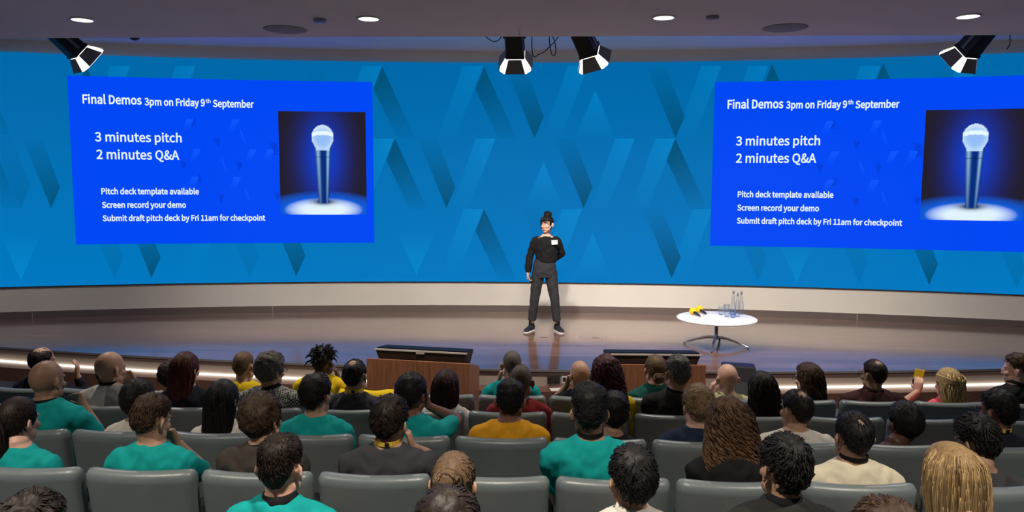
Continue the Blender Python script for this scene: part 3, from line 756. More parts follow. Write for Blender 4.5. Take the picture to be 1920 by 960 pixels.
def make_seat():
    r = empty('auditorium_seat', (0, 0, 0))
    o = back_mb.build('backrest', M_seat, r, smooth=True); weld(o)
    b = MB(); b.box((0, 0.39, 0.372), (0.49, 0.44, 0.105)); b.build('seat_cushion', M_seat, r, bevel=0.035, seg=3)
    for sx in (-1, 1):
        b = MB(); b.box((sx*0.276, 0.36, 0.480), (0.024, 0.34, 0.030)); a = b.build('armrest', M_seatd, r, bevel=0.008)
        b = MB(); b.hull([(sx*0.276-.012, .22, 0), (sx*0.276+.012, .22, 0), (sx*0.276+.012, .42, 0), (sx*0.276-.012, .42, 0)], [(sx*0.276-.012, .25, .464), (sx*0.276+.012, .25, .464), (sx*0.276+.012, .48, .464), (sx*0.276-.012, .48, .464)])
        b.build('side_frame', M_seatd, r)
    b = MB(); b.box((0, 0.30, 0.325), (0.50, 0.10, 0.025)); b.build('crossbar', M_seatd, r)
    return r
seat_proto = make_seat(); _first = [True]
SEATS = {}
def place_seat(row, k, label, x=None):
    o = seat_proto if _first[0] else copy_tree(seat_proto); _first[0] = False
    o.location = (seat_x(k) if x is None else x, ROW_Y[row], ROW_F[row]); tag(o, label, 'seat', 'grey auditorium seats'); SEATS[(row, k)] = o
    return o

# ------------------------------------------------------------------ people
JOBS = []      # meshes to merge into one continuous surface, later in one go
def job(o, voxel, smooth, amp=0.0, scale=6.0, grow=0.0):
    rm = o.modifiers.new('r', 'REMESH'); rm.mode = 'VOXEL'; rm.voxel_size = voxel; rm.use_smooth_shade = True
    sm = o.modifiers.new('s', 'SMOOTH'); sm.factor = 0.5; sm.iterations = smooth
    JOBS.append((o, amp, scale, grow))
def run_jobs():
    bpy.context.view_layer.update(); dg = bpy.context.evaluated_depsgraph_get()
    res = [bpy.data.meshes.new_from_object(o.evaluated_get(dg)) for o, *_ in JOBS]
    for (o, amp, sc, grow), me in zip(JOBS, res):
        o.modifiers.clear(); old = o.data; mats = list(old.materials); nm = old.name
        o.data = me; bpy.data.meshes.remove(old); me.name = nm; me.materials.clear()
        for m in mats: me.materials.append(m)
        if amp or grow:
            n = len(me.vertices); co = np.empty(n*3, np.float32); no = np.empty(n*3, np.float32)
            me.vertices.foreach_get('co', co); me.vertices.foreach_get('normal', no); co = co.reshape(-1, 3); no = no.reshape(-1, 3)
            if amp:
                ph = [random.uniform(0, 6.28) for _ in range(6)]
                x, y, z = co[:, 0]*sc, co[:, 1]*sc, co[:, 2]*sc
                w = np.sin(3.1*x+2.2*z+1.3*np.sin(2.4*z+ph[0])+ph[1])+0.8*np.sin(-4.3*x+4.1*z+1.7*np.sin(3*x+ph[2])+ph[3])+0.6*np.sin(7*z+3*y+2*np.sin(3.5*x+ph[4])+ph[5])
                co = co+no*(amp*0.5*w)[:, None]
            if grow: co = co+no*grow
            me.vertices.foreach_set('co', co.ravel())
        me.polygons.foreach_set('use_smooth', [True]*len(me.polygons)); me.update()

SK = dict(light=mat('skin_light', (0.42, 0.245, 0.155, 1), 0.5, noise_amt=0.06, noise_scale=14), fair=mat('skin_fair', (0.60, 0.35, 0.25, 1), 0.5, noise_amt=0.06, noise_scale=14),
          tan=mat('skin_tan', (0.31, 0.178, 0.108, 1), 0.5, noise_amt=0.06, noise_scale=14), brown=mat('skin_brown', (0.20, 0.092, 0.055, 1), 0.45, noise_amt=0.08, noise_scale=14),
          dark=mat('skin_dark', (0.085, 0.040, 0.026, 1), 0.42, noise_amt=0.08, noise_scale=14))
def fabric(name, c, rough=0.85): return mat(name, c, rough, spec=0.2, noise_amt=0.06, noise_scale=30, bump=0.25, bump_scale=220)
SH = dict(teal=fabric('teal_cotton', (0.004, 0.29, 0.275, 1)), dteal=fabric('dark_green_cotton', (0.008, 0.085, 0.065, 1)), brown=fabric('dark_brown_cotton', (0.050, 0.042, 0.034, 1)),
          charcoal=fabric('charcoal_cotton', (0.040, 0.041, 0.046, 1)), black=fabric('black_cotton', (0.009, 0.009, 0.010, 1)), cream=fabric('cream_cotton', (0.62, 0.56, 0.42, 1)),
          mustard=fabric('mustard_cotton', (0.62, 0.29, 0.012, 1)), yellow=fabric('yellow_cotton', (0.72, 0.50, 0.012, 1)), navy=fabric('navy_cotton', (0.012, 0.022, 0.05, 1)),
          navy2=fabric('dark_navy_wool', (0.012, 0.014, 0.024, 1)), red=fabric('red_cotton', (0.22, 0.020, 0.022, 1)), olive=fabric('olive_cotton', (0.42, 0.40, 0.20, 1)),
          maroon=fabric('maroon_wool', (0.050, 0.018, 0.020, 1)), pink=fabric('pink_cotton', (0.75, 0.12, 0.15, 1)), grey=fabric('grey_cotton', (0.40, 0.39, 0.37, 1)),
          brownj=fabric('brown_jersey', (0.13, 0.065, 0.040, 1)), offwhite=fabric('off_white_cotton', (0.60, 0.57, 0.50, 1)), hood=fabric('dark_hoodie', (0.020, 0.020, 0.018, 1)))
def check_mat():
    m = mat('checked_cotton', (0.3, 0.3, 0.27, 1), 0.85); nt = m.node_tree; b = nt.nodes['Principled BSDF']
    tc = nt.nodes.new('ShaderNodeTexCoord'); ck = nt.nodes.new('ShaderNodeTexChecker'); ck.inputs['Scale'].default_value = 75
    ck.inputs['Color1'].default_value = (0.42, 0.42, 0.36, 1); ck.inputs['Color2'].default_value = (0.025, 0.025, 0.025, 1)
    nt.links.new(tc.outputs['Object'], ck.inputs['Vector']); nt.links.new(ck.outputs[0], b.inputs['Base Color']); return m
SH['check'] = check_mat()
def raglan_mat():
    m = mat('raglan_cotton', (0.3, 0.3, 0.3, 1), 0.85); nt = m.node_tree; b = nt.nodes['Principled BSDF']
    tc = nt.nodes.new('ShaderNodeTexCoord'); sx = nt.nodes.new('ShaderNodeSeparateXYZ'); nt.links.new(tc.outputs['Object'], sx.inputs[0])
    ab = nt.nodes.new('ShaderNodeMath'); ab.operation = 'ADD'; ab.inputs[1].default_value = 0.03; nt.links.new(sx.outputs[0], ab.inputs[0])
    r = nt.nodes.new('ShaderNodeValToRGB'); r.color_ramp.interpolation = 'CONSTANT'; e = r.color_ramp.elements
    e[0].color = (0.55, 0.53, 0.48, 1); e[1].position = 0.0; e[1].color = (0.22, 0.215, 0.21, 1)
    mr = nt.nodes.new('ShaderNodeMapRange'); mr.inputs['From Min'].default_value = -0.4; mr.inputs['From Max'].default_value = 0.4; nt.links.new(ab.outputs[0], mr.inputs['Value'])
    e[1].position = 0.5; nt.links.new(mr.outputs[0], r.inputs[0]); nt.links.new(r.outputs[0], b.inputs['Base Color']); return m
SH['raglan'] = raglan_mat()
M_trous = fabric('dark_trousers', (0.018, 0.020, 0.028, 1)); M_shoe = mat('shoe_leather', (0.02, 0.018, 0.017, 1), 0.5)
M_lany_y = fabric('yellow_lanyard', (0.72, 0.46, 0.05, 1)); M_lany_b = fabric('black_lanyard', (0.008, 0.008, 0.008, 1))
M_eye = mat('eye_white', (0.7, 0.68, 0.64, 1), 0.2); M_iris = mat('iris_dark', (0.02, 0.012, 0.008, 1), 0.15)
M_gframe = mat('spectacle_frame', (0.03, 0.03, 0.032, 1), 0.3, metal=0.4)

def hair_mat(name, dark, light, rough=0.56):
    m = bpy.data.materials.new(name); m.use_nodes = True; nt = m.node_tree; b = nt.nodes['Principled BSDF']
    a = nt.nodes.new('ShaderNodeVertexColor'); a.layer_name = 'tone'
    tc = nt.nodes.new('ShaderNodeTexCoord'); mp = nt.nodes.new('ShaderNodeMapping'); mp.inputs['Scale'].default_value = (1, 1, 0.25); nt.links.new(tc.outputs['Object'], mp.inputs['Vector'])
    n = nt.nodes.new('ShaderNodeTexNoise'); n.inputs['Scale'].default_value = 110; n.inputs['Detail'].default_value = 3; nt.links.new(mp.outputs[0], n.inputs['Vector'])
    ad = nt.nodes.new('ShaderNodeMix'); ad.data_type = 'FLOAT'; ad.inputs['Factor'].default_value = 0.45
    nt.links.new(a.outputs[0], ad.inputs['A']); nt.links.new(n.outputs['Fac'], ad.inputs['B'])
    r = nt.nodes.new('ShaderNodeValToRGB'); e = r.color_ramp.elements; e[0].position = 0.2; e[0].color = dark; e[1].position = 0.85; e[1].color = light
    nt.links.new(ad.outputs[0], r.inputs[0]); nt.links.new(r.outputs[0], b.inputs['Base Color'])
    b.inputs['Roughness'].default_value = rough; b.inputs['Specular IOR Level'].default_value = 0.22
    bp = nt.nodes.new('ShaderNodeBump'); bp.inputs['Strength'].default_value = 0.6; bp.inputs['Distance'].default_value = 0.003; nt.links.new(n.outputs['Fac'], bp.inputs['Height']); nt.links.new(bp.outputs[0], b.inputs['Normal'])
    return m
HM = dict(black=hair_mat('hair_black', (0.004, 0.004, 0.004, 1), (0.018, 0.015, 0.013, 1)), dbrown=hair_mat('hair_dark_brown', (0.006, 0.004, 0.003, 1), (0.030, 0.018, 0.011, 1)),
          brown=hair_mat('hair_brown', (0.016, 0.009, 0.005, 1), (0.085, 0.048, 0.024, 1)), lbrown=hair_mat('hair_light_brown', (0.05, 0.030, 0.015, 1), (0.22, 0.14, 0.075, 1)),
          sandy=hair_mat('hair_sandy', (0.12, 0.075, 0.035, 1), (0.40, 0.27, 0.14, 1)), blonde=hair_mat('hair_blonde', (0.10, 0.057, 0.022, 1), (0.42, 0.285, 0.13, 1)), blonde2=hair_mat('hair_pale_blonde', (0.16, 0.10, 0.035, 1), (0.75, 0.55, 0.26, 1)),
          red=hair_mat('hair_dark_red', (0.022, 0.006, 0.004, 1), (0.12, 0.030, 0.018, 1)), plum=hair_mat('hair_plum', (0.035, 0.010, 0.014, 1), (0.15, 0.050, 0.055, 1)),
          maroon=hair_mat('hair_maroon', (0.012, 0.004, 0.005, 1), (0.060, 0.018, 0.018, 1)), grey=hair_mat('hair_grey', (0.035, 0.030, 0.026, 1), (0.20, 0.18, 0.15, 1)),
          stubble=hair_mat('hair_stubble', (0.06, 0.045, 0.035, 1), (0.16, 0.13, 0.10, 1), 0.6), curl=hair_mat('hair_curl_brown', (0.014, 0.007, 0.004, 1), (0.18, 0.092, 0.045, 1)))

# --- head: local frame x right, y forward, z up, origin between the ears
CR_C = Vector((0, -0.012, 0.028)); CR_R = (0.077, 0.099, 0.097)
def head_parts(mb, M, k=1.0):
    T = lambda v: M @ (Vector(v)*k)
    R3 = M.to_3x3()
    def e(c, r, rot=None):
        mb.ell(T(c), [x*k for x in r], R3 @ rot if rot else R3)
    e(CR_C, CR_R); e((0, 0.022, -0.035), (0.063, 0.072, 0.078)); e((0, 0.045, -0.075), (0.045, 0.045, 0.045)); e((0, 0.072, -0.098), (0.024, 0.020, 0.020))
    e((0, 0.078, 0.022), (0.052, 0.016, 0.013)); e((0, 0.094, -0.018), (0.011, 0.018, 0.030), Matrix.Rotation(math.radians(-18), 3, 'X')); e((0, 0.103, -0.036), (0.016, 0.012, 0.010))
    e((0, 0.088, -0.066), (0.024, 0.010, 0.007)); e((0, 0.086, -0.076), (0.021, 0.010, 0.007))
    for s in (-1, 1):
        e((s*0.042, 0.062, -0.028), (0.022, 0.026, 0.022)); e((s*0.052, 0.02, -0.07), (0.02, 0.04, 0.03))
        rot = Matrix.Rotation(s*math.radians(34), 3, 'Z') @ Matrix.Rotation(math.radians(-12), 3, 'X')
        e((s*0.083, -0.010, -0.008), (0.0085, 0.020, 0.034), rot); e((s*0.094, -0.022, 0.000), (0.0075, 0.013, 0.026), rot); e((s*0.086, -0.006, -0.034), (0.009, 0.011, 0.013), rot)
def sstep(a, b, x):
    t = max(0.0, min(1.0, (x-a)/(b-a))); return t*t*(3-2*t)
ZL = [(0, .56), (35, .52), (60, .34), (78, -.16), (86, .10), (102, .14), (114, -.05), (125, -.50), (150, -.80), (180, -.86)]
def zline(az, drop=0.0):
    az = abs(az)
    for (a, x), (b, y) in zip(ZL, ZL[1:]):
        if az <= b: return x+(y-x)*(az-a)/(b-a)+drop
    return ZL[-1][1]+drop
def scalp(d, t):       # point on the scalp in unit direction d, lifted by t
    rz = CR_R[2] if d.z > 0 else 0.118
    r = 1/math.sqrt((d.x/CR_R[0])**2+(d.y/CR_R[1])**2+(d.z/rz)**2)
    return CR_C+d*(r+t)
class Hair:
    def __init__(s): s.v = []; s.f = []; s.t = []
    def add(s, vs, fs, tone):
        b = len(s.v); s.v += vs; s.f += [tuple(b+i for i in f) for f in fs]; s.t += tone if isinstance(tone, list) else [tone]*len(vs)
    def strand(s, pts, w, tone, flat=0.5):
        n = len(pts); vs = []; fs = []
        for i, p in enumerate(pts):
            d = (pts[min(i+1, n-1)]-pts[max(i-1, 0)]).normalized(); out = Vector((p.x, p.y+0.02, p.z*0.3)).normalized()
            a = d.cross(out)
            if a.length < 1e-4: a = Vector((1, 0, 0))
            a.normalize(); o = a.cross(d); k = w*(1-0.75*(i/(n-1))**2)
            vs += [p-a*k, p+o*k*flat, p+a*k, p-o*k*flat]
        for i in range(n-1):
            for j in range(4): fs.append((i*4+j, i*4+(j+1) % 4, i*4+4+(j+1) % 4, i*4+4+j))
        fs += [(3, 2, 1, 0), (n*4-4, n*4-3, n*4-2, n*4-1)]
        s.add(vs, fs, tone)
    def build(s, name, m, parent, M):
        me = bpy.data.meshes.new(name); me.from_pydata([tuple(M @ v) for v in s.v], [], s.f); me.update()
        at = me.color_attributes.new('tone', 'FLOAT_COLOR', 'POINT'); t = np.array(s.t, np.float32); at.data.foreach_set('color', np.stack([t, t, t, np.ones_like(t)], 1).ravel())
        me.polygons.foreach_set('use_smooth', [True]*len(me.polygons)); me.materials.append(m)
        o = bpy.data.objects.new(name, me); COL.objects.link(o); o.parent = parent; return o

def cap(h, top=.02, side=.012, back=.014, drop=0.0, ns=.35, bald=None, seed=0, full=False, front=0.0, nu=64, nv=40, fringe=0.0):
    """the hair mass lying on the skull"""
    off = Vector((seed*3.1, seed*1.7, seed))
    def thick(d):
        az = math.degrees(math.atan2(abs(d.x), d.y)); zl = zline(az, drop) if not full else zline(az, drop)-(.6 if az > 55 else 0)
        if az < 60: zl -= front
        m = sstep(-0.07, 0.08, d.z-zl+.06*noise.noise(d*22+off))
        if bald:
            for (c, r, amt) in bald:
                ang = d.angle(Vector(c)); m *= 1-amt*(1-sstep(r*.55, r*1.25, ang+.35*r*noise.noise(d*11+off)))
        tk = back+(side-back)*sstep(130, 80, az) if True else back
        tk = (side if az < 100 else side+(back-side)*sstep(100, 150, az))
        tk = tk+(top-tk)*sstep(0.15, 0.75, d.z)
        if d.z < -.25: tk *= 0.25+0.75*sstep(-.85, -.25, d.z)
        tk *= 1+ns*noise.noise(d*3.2+off)+ns*.6*noise.noise(d*8+off)
        return m, tk
    vs, fs, tn = [], [], []
    for j in range(nv+1):
        ph = math.pi*j/nv
        for i in range(nu):
            t = 2*math.pi*i/nu; d = Vector((math.sin(ph)*math.sin(t), math.sin(ph)*math.cos(t), math.cos(ph)))
            m, tk = thick(d); vs.append(scalp(d, -0.008*(1-m)+tk*m)); tn.append(0.35+0.3*noise.noise(d*14+off))
    for j in range(nv):
        for i in range(nu):
            k = (i+1) % nu; fs.append((j*nu+i, (j+1)*nu+i, (j+1)*nu+k, j*nu+k))
    h.add(vs, fs, tn)
    return thick
def tufts(h, thick, n, length=.035, w=.0035, lift=.010, rnd=.25, flow=None):
    crown = Vector((0.012, -0.45, 0.9)).normalized(); k = 0; tries = 0
    while k < n and tries < n*8:
        tries += 1
        d = Vector((random.gauss(0, 1), random.gauss(-.25, 1), random.gauss(.25, 1))).normalized()
        m, tk = thick(d)
        if m < random.uniform(.12, .75) or tk < .004: continue
        fl = (d-crown*d.dot(crown)); 
        if fl.length < .05: fl = Vector((random.gauss(0, 1), random.gauss(0, 1), 0))
        fl = fl.normalized()*1.0+Vector((0, 0, -.35)) if d.z < .5 else fl.normalized()
        if flow: fl = fl*.4+Vector(flow)
        fl += Vector((random.gauss(0, rnd), random.gauss(0, rnd), random.gauss(0, rnd)))
        fl = (fl-d*fl.dot(d)).normalized(); L = length*random.uniform(.6, 1.25); pts = []
        for i in range(4):
            q = i/3; dd = (d+fl*(L*q/0.095)).normalized(); m2, tk2 = thick(dd)
            if m2 < .3: tk2 = tk*.4
            pts.append(scalp(dd, tk2*(.55+.45*q)*1.0+lift*q*(1 if i < 3 else .6)*random.uniform(.6, 1.1)))
        h.strand(pts, w*random.uniform(.7, 1.3), random.uniform(0.05, 1.0)); k += 1
def mass(h, prof, n=40, ns=.06, seed=0, az0=0):
    """hanging hair: prof = (z, half width, y back, y front)"""
    secs = []; vs, fs, tn = [], [], []
    for z, w, yb, yf in prof:
        cy, dy = (yb+yf)/2, (yf-yb)/2
        for i in range(n):
            t = 2*math.pi*i/n; k = 1+ns*noise.noise(Vector((3*math.cos(t), 3*math.sin(t), z*5+seed)))+ns*.8*noise.noise(Vector((9*math.cos(t), 9*math.sin(t), z*3+seed*2)))
            vs.append(Vector((w*math.sin(t)*k, cy+dy*math.cos(t)*k, z))); tn.append(.35+.3*noise.noise(Vector((12*math.cos(t), 12*math.sin(t), z*2+seed))))
    m = len(prof)
    for j in range(m-1):
        for i in range(n):
            k = (i+1) % n; fs.append((j*n+i, (j+1)*n+i, (j+1)*n+k, j*n+k))
    fs.append(tuple(range(n))[::-1][::-1]); fs.append(tuple((m-1)*n+i for i in range(n))[::-1])
    h.add(vs, fs, tn)
def prof_at(prof, z):
    if z >= prof[0][0]: return prof[0][1:]
    for a, b in zip(prof, prof[1:]):
        if z >= b[0]:
            t = (a[0]-z)/(a[0]-b[0]); return tuple(a[i]+(b[i]-a[i])*t for i in (1, 2, 3))
    return prof[-1][1:]
def curtain(h, prof, n, w=.004, wave=.004, curl=0.0, freq=9, azr=150, out=1.0, zmax=None, extra=.03, segs=12, split=0.0, ombre=False):
    ztop, zbot = prof[0][0], prof[-1][0]
    for k in range(n):
        az = math.pi+math.radians(random.uniform(-azr, azr)); z0 = ztop-random.random()**1.6*(ztop-zbot)*.55; z1 = zbot-random.uniform(-.04, extra)
        if zmax: z0 = min(z0, zmax)
        ph = random.uniform(0, 6.28); ph2 = random.uniform(0, 6.28); pts = []; o = random.uniform(.97, 1.05)*out; fr = freq*random.uniform(.8, 1.2)
        for i in range(segs+1):
            q = i/segs; z = z0+(z1-z0)*q; W_, yb, yf = prof_at(prof, z); cy, dy = (yb+yf)/2, (yf-yb)/2
            a = az+wave*6*math.sin(q*5+ph)
            if split: a = math.pi+(a-math.pi)*(1-.0*q)
            p = Vector((W_*math.sin(a)*o, cy+dy*math.cos(a)*o, z))
            if curl:
                rr = curl*(0.5+0.8*q); p += Vector((rr*math.cos(fr*(z0-z)*6+ph2), rr*.8*math.sin(fr*(z0-z)*6+ph2), 0))
            pts.append(p)
        tn = random.random()
        if ombre: tn = [max(0, min(1, .1+.75*(i/segs)**.8*max(.3, (z0-z1)/.5)+.5*(tn-.5))) for i in range(segs+1) for _ in range(4)]
        h.strand(pts, w*random.uniform(.6, 1.3), tn, .6)

def hair_style(style, h, rowd, seed):
    near = {'Y': 500, 'Z': 520, 'A': 420, 'B': 260, 'C': 200, 'D': 160, 'P': 260}[rowd]
    if style == 'short':      tufts(h, cap(h, .022, .008, .011, seed=seed), near, .034, .0036, .010)
    elif style == 'crop':     tufts(h, cap(h, .012, .004, .005, seed=seed, ns=.2), near//2, .018, .0026, .002)
    elif style == 'fade':     tufts(h, cap(h, .026, .003, .004, seed=seed), near, .03, .0034, .009)
    elif style == 'full':     tufts(h, cap(h, .026, .018, .020, drop=-.04, seed=seed, ns=.35), near, .042, .0040, .012, .35)
    elif style == 'tall':     tufts(h, cap(h, .038, .010, .014, seed=seed, ns=.25), near, .04, .0038, .010, flow=(.2, .6, .2))
    elif style == 'messy':    tufts(h, cap(h, .026, .014, .016, drop=-.03, seed=seed, ns=.5), near, .05, .0045, .016, .5)
    elif style == 'mop':      tufts(h, cap(h, .030, .024, .026, drop=-.12, seed=seed, ns=.3, full=True), int(near*1.2), .055, .0045, .008, .25)
    elif style == 'afro':     tufts(h, cap(h, .026, .022, .022, seed=seed, ns=.2), int(near*1.3), .012, .004, .008, .8)
    elif style == 'thin':     tufts(h, cap(h, .009, .010, .012, seed=seed, bald=[((0, -.45, .9), .40, .7)]), near, .03, .003, .003)
    elif style == 'thinwide': tufts(h, cap(h, .008, .012, .013, seed=seed, bald=[((0, -.15, 1), .75, .8), ((0, .6, .8), .6, .9)]), near, .03, .003, .003)
    elif style == 'spot':     tufts(h, cap(h, .011, .011, .013, seed=seed, bald=[((.02, -.72, .75), .24, .8)]), near, .034, .0034, .006)
    elif style == 'bald':     pass
    elif style == 'shaved':   cap(h, .003, .003, .003, ns=.2, seed=seed)
    elif style in ('long', 'longwide', 'longblack'):
        th = cap(h, .018, .018, .020, seed=seed, ns=.15, full=True, drop=-.1)
        L = {'long': -.30, 'longwide': -.42, 'longblack': -.30}[style]; kw = 1.27 if style == 'longwide' else 1.0
        pr = [(.128, .018, -.05, .01), (.115, .052*kw, -.09, .04), (.07, .083*kw, -.122, .055), (.02, .094*kw, -.130, .05), (-.05, .098*kw, -.128, .035), (-.12, .096*kw, -.122, .0), (-.20, .098*kw, -.122, -.02), (L+.05, .10*kw, -.125, -.04), (L, .085*kw, -.120, -.06)]
        mass(h, pr, 44, .04, seed); curtain(h, pr, int(near*(3.4 if style == 'longwide' else 1.8)), .0019 if style == 'longwide' else .0028, .006, azr=128)
    elif style == 'bob':
        cap(h, .020, .020, .022, seed=seed, ns=.12, full=True, drop=-.1)
        pr = [(.128, .02, -.05, .01), (.112, .056, -.095, .04), (.06, .088, -.128, .05), (0, .100, -.134, .05), (-.06, .102, -.132, .04), (-.11, .096, -.122, .03), (-.135, .078, -.105, .01)]
        mass(h, pr, 44, .03, seed); curtain(h, pr, near, .004, .004, azr=125, extra=.006)
    elif style == 'wavy':
        cap(h, .022, .020, .022, seed=seed, ns=.2, full=True, drop=-.1)
        pr = [(.130, .02, -.05, .01), (.112, .058, -.095, .04), (.06, .088, -.124, .05), (0, .100, -.132, .045), (-.07, .106, -.132, .03), (-.14, .106, -.13, .0), (-.20, .095, -.128, -.02), (-.23, .07, -.12, -.04)]
        mass(h, pr, 44, .12, seed); curtain(h, pr, int(near*1.3), .0055, .02, .017, 6, azr=128, segs=22)
    elif style in ('curly', 'curlybig'):
        cap(h, .030, .026, .030, seed=seed, ns=.4, full=True, drop=-.1)
        b = 1.0 if style == 'curly' else 1.16; L = -.26 if style == 'curly' else -.47
        pr = [(.138, .02*b, -.06, .0), (.115, .066*b, -.105, .045), (.06, .094*b, -.128, .055), (0, .106*b, -.136, .05), (-.08, .116*b, -.138, .03), (-.16, .126*b, -.136, .0), (-.25, .128*b, -.134, -.02), (L+.02, .115*b, -.13, -.04), (L, .09*b, -.125, -.06)]
        pr = [q for q in pr if q[0] >= L]
        mass(h, pr, 48, .16, seed); curtain(h, pr, int(near*1.5), .0046, .02, .021, 14 if style == 'curlybig' else 11, azr=130, segs=64 if style == 'curlybig' else 40, extra=.02, ombre=(style == 'curlybig'))
    elif style == 'ponytail':
        tufts(h, cap(h, .012, .012, .014, seed=seed, ns=.12, full=True, drop=.1), near, .06, .004, .002, .1)
        pr = [(.02, .02, -.150, -.10), (-.02, .036, -.165, -.09), (-.10, .046, -.160, -.08), (-.20, .040, -.150, -.08), (-.30, .022, -.140, -.09)]
        mass(h, pr, 24, .06, seed); curtain(h, pr, near//3, .004, .01, azr=170)
    elif style == 'updo':
        tufts(h, cap(h, .016, .014, .016, seed=seed, ns=.15, drop=.0, front=.18), near, .06, .004, .003, .12)
        bun(h, Vector((0, -.03, .148)), (.060, .052, .046), near//2)
        for k in range(26):       # fringe swept over the forehead
            x = random.uniform(-.05, .062); p0 = Vector((x*.5, .055, .118))
            h.strand([p0, Vector((x*.8, .092, .105)), Vector((x*1.1, .103, .07)), Vector((x*1.25, .099, .035+random.uniform(-.01, .02)))], .006, random.random())
        for s in (-1, 1):
            for k in range(8):
                y = random.uniform(.01, .05); h.strand([Vector((s*.07, y, .08)), Vector((s*.083, y, .03)), Vector((s*.082, y+.005, -.03)), Vector((s*.078, y+.01, -.075+random.uniform(-.02, .01)))], .005, random.random())
    elif style == 'topbun':
        tufts(h, cap(h, .014, .012, .014, seed=seed, ns=.2), near, .07, .0045, .004, .15)
        bun(h, Vector((0, -.105, .045)), (.056, .042, .05), near//2)
    elif style == 'lowbun':
        tufts(h, cap(h, .014, .012, .014, seed=seed, ns=.15), near, .06, .004, .003, .12)
        bun(h, Vector((0, -.118, -.045)), (.047, .036, .042), near//2)
    elif style == 'clip':
        cap(h, .018, .016, .018, seed=seed, ns=.2, full=True, drop=-.1)
        pr = [(.128, .02, -.05, .01), (.112, .056, -.09, .04), (.06, .086, -.124, .05), (0, .096, -.130, .045), (-.07, .098, -.13, .03), (-.13, .098, -.128, .0), (-.17, .075, -.12, -.03)]
        mass(h, pr, 40, .08, seed); curtain(h, pr, near, .006, .02, .006, 4, azr=128)
        for s in (-1, 1):
            for k in range(14):
                z = random.uniform(.02, .09); y = -.03; h.strand([Vector((s*.088, .03, z)), Vector((s*.098, -.04, z-.005)), Vector((s*.07, -.115, z*.6+.012)), Vector((s*.012+.03, -.140, .025+random.uniform(-.02, .02)))], .008, random.random()*.5+.5)
    elif style == 'dreads':
        th = cap(h, .014, .008, .012, seed=seed, ns=.3); k = 0
        while k < 85:
            d = Vector((random.gauss(0, 1), random.gauss(-.2, .9), random.gauss(.55, .7))).normalized(); m, tk = th(d)
            if m < .8 or d.z < -.15: continue
            p = scalp(d, .0); o = (d*Vector((1, 1, .7)) if False else Vector((d.x, d.y, d.z*.75))).normalized(); L = random.uniform(.035, .06); sd = Vector((random.gauss(0, .35), random.gauss(0, .35), 0))
            h.strand([p, p+o*L*.5, p+(o+sd*.4).normalized()*L*.9+Vector((0, 0, -.006)), p+(o+sd).normalized()*L*1.25+Vector((0, 0, -.03))], .0085, random.random(), 1.0); k += 1
def bun(h, c, r, n):
    vs, fs, tn = [], [], []; nu, nv = 28, 18
    for j in range(nv+1):
        ph = math.pi*j/nv
        for i in range(nu):
            t = 2*math.pi*i/nu; d = Vector((math.sin(ph)*math.cos(t), math.sin(ph)*math.sin(t), math.cos(ph))); k = 1+.12*noise.noise(d*4+c*30)
            vs.append(c+Vector((d.x*r[0], d.y*r[1], d.z*r[2]))*k); tn.append(.4)
    for j in range(nv):
        for i in range(nu): fs.append((j*nu+i, (j+1)*nu+i, (j+1)*nu+(i+1) % nu, j*nu+(i+1) % nu))
    h.add(vs, fs, tn)
    for k in range(n):
        a0 = random.uniform(0, 6.28); zz = random.uniform(-.8, .8); rr = math.sqrt(1-zz*zz); pts = []
        for i in range(5):
            a = a0+i*.28; d = Vector((rr*math.cos(a), zz+.25*math.sin(a*1.3), rr*math.sin(a))).normalized(); pts.append(c+Vector((d.x*r[0], d.y*r[1], d.z*r[2]))*1.06)
        h.strand(pts, .0042, random.random())

def ik(s, w, l1, l2, pole):
    s, w = Vector(s), Vector(w); d = w-s; L = min(d.length, (l1+l2)*.995); u = d.normalized()
    x = (l1*l1-l2*l2+L*L)/(2*L); hgt = math.sqrt(max(0, l1*l1-x*x)); p = Vector(pole); p = (p-u*p.dot(u)).normalized()
    return s+u*x+p*hgt, s+u*L
def hand(mb, wrist, d, nrm, side, curl=.35, k=1.0, spread=1.0):
    """palm, four fingers and a thumb; d points to the fingers, nrm out of the palm, side +1 when the thumb is on d x nrm"""
    wrist = Vector(wrist); d = Vector(d).normalized(); nrm = Vector(nrm); nrm = (nrm-d*nrm.dot(d)).normalized(); a = d.cross(nrm)*side
    secs = []
    for t, w, th in ((-.01, .026, .020), (.02, .032, .018), (.05, .040, .016), (.08, .041, .0135), (.088, .036, .011)):
        secs.append((wrist+d*t*k, a*w*k, nrm*th*k))
    mb.loft(secs, 16, 2.6)
    for i, (off, L, r) in enumerate(((.030, .070, .0088), (.010, .078, .0092), (-.010, .072, .0088), (-.029, .056, .0078))):
        p = wrist+d*.076*k+a*off*k; dirv = (d+a*off*3*spread).normalized(); pts = [p]; c = curl*(1+.12*i)
        for seg, f in ((.45, .75), (.32, 1.0), (.23, .8)):
            ang = c*f*1.35; dirv = (dirv*math.cos(ang)+nrm*math.sin(ang)).normalized(); nn = nrm
            pts.append(pts[-1]+dirv*L*seg*k)
        mb.tube(pts, [r*k, r*k*.96, r*k*.88, r*k*.76], 10)
    p = wrist+d*.022*k+a*.026*k; t1 = (d*.6+a*.75+nrm*.25).normalized(); t2 = (d*.85+a*.3+nrm*.45*(.5+curl)).normalized()
    mb.tube([p, p+t1*.036*k, p+t1*.036*k+t2*.03*k, p+t1*.036*k+t2*.055*k], [.0125*k, .0112*k, .0098*k, .0078*k], 10)
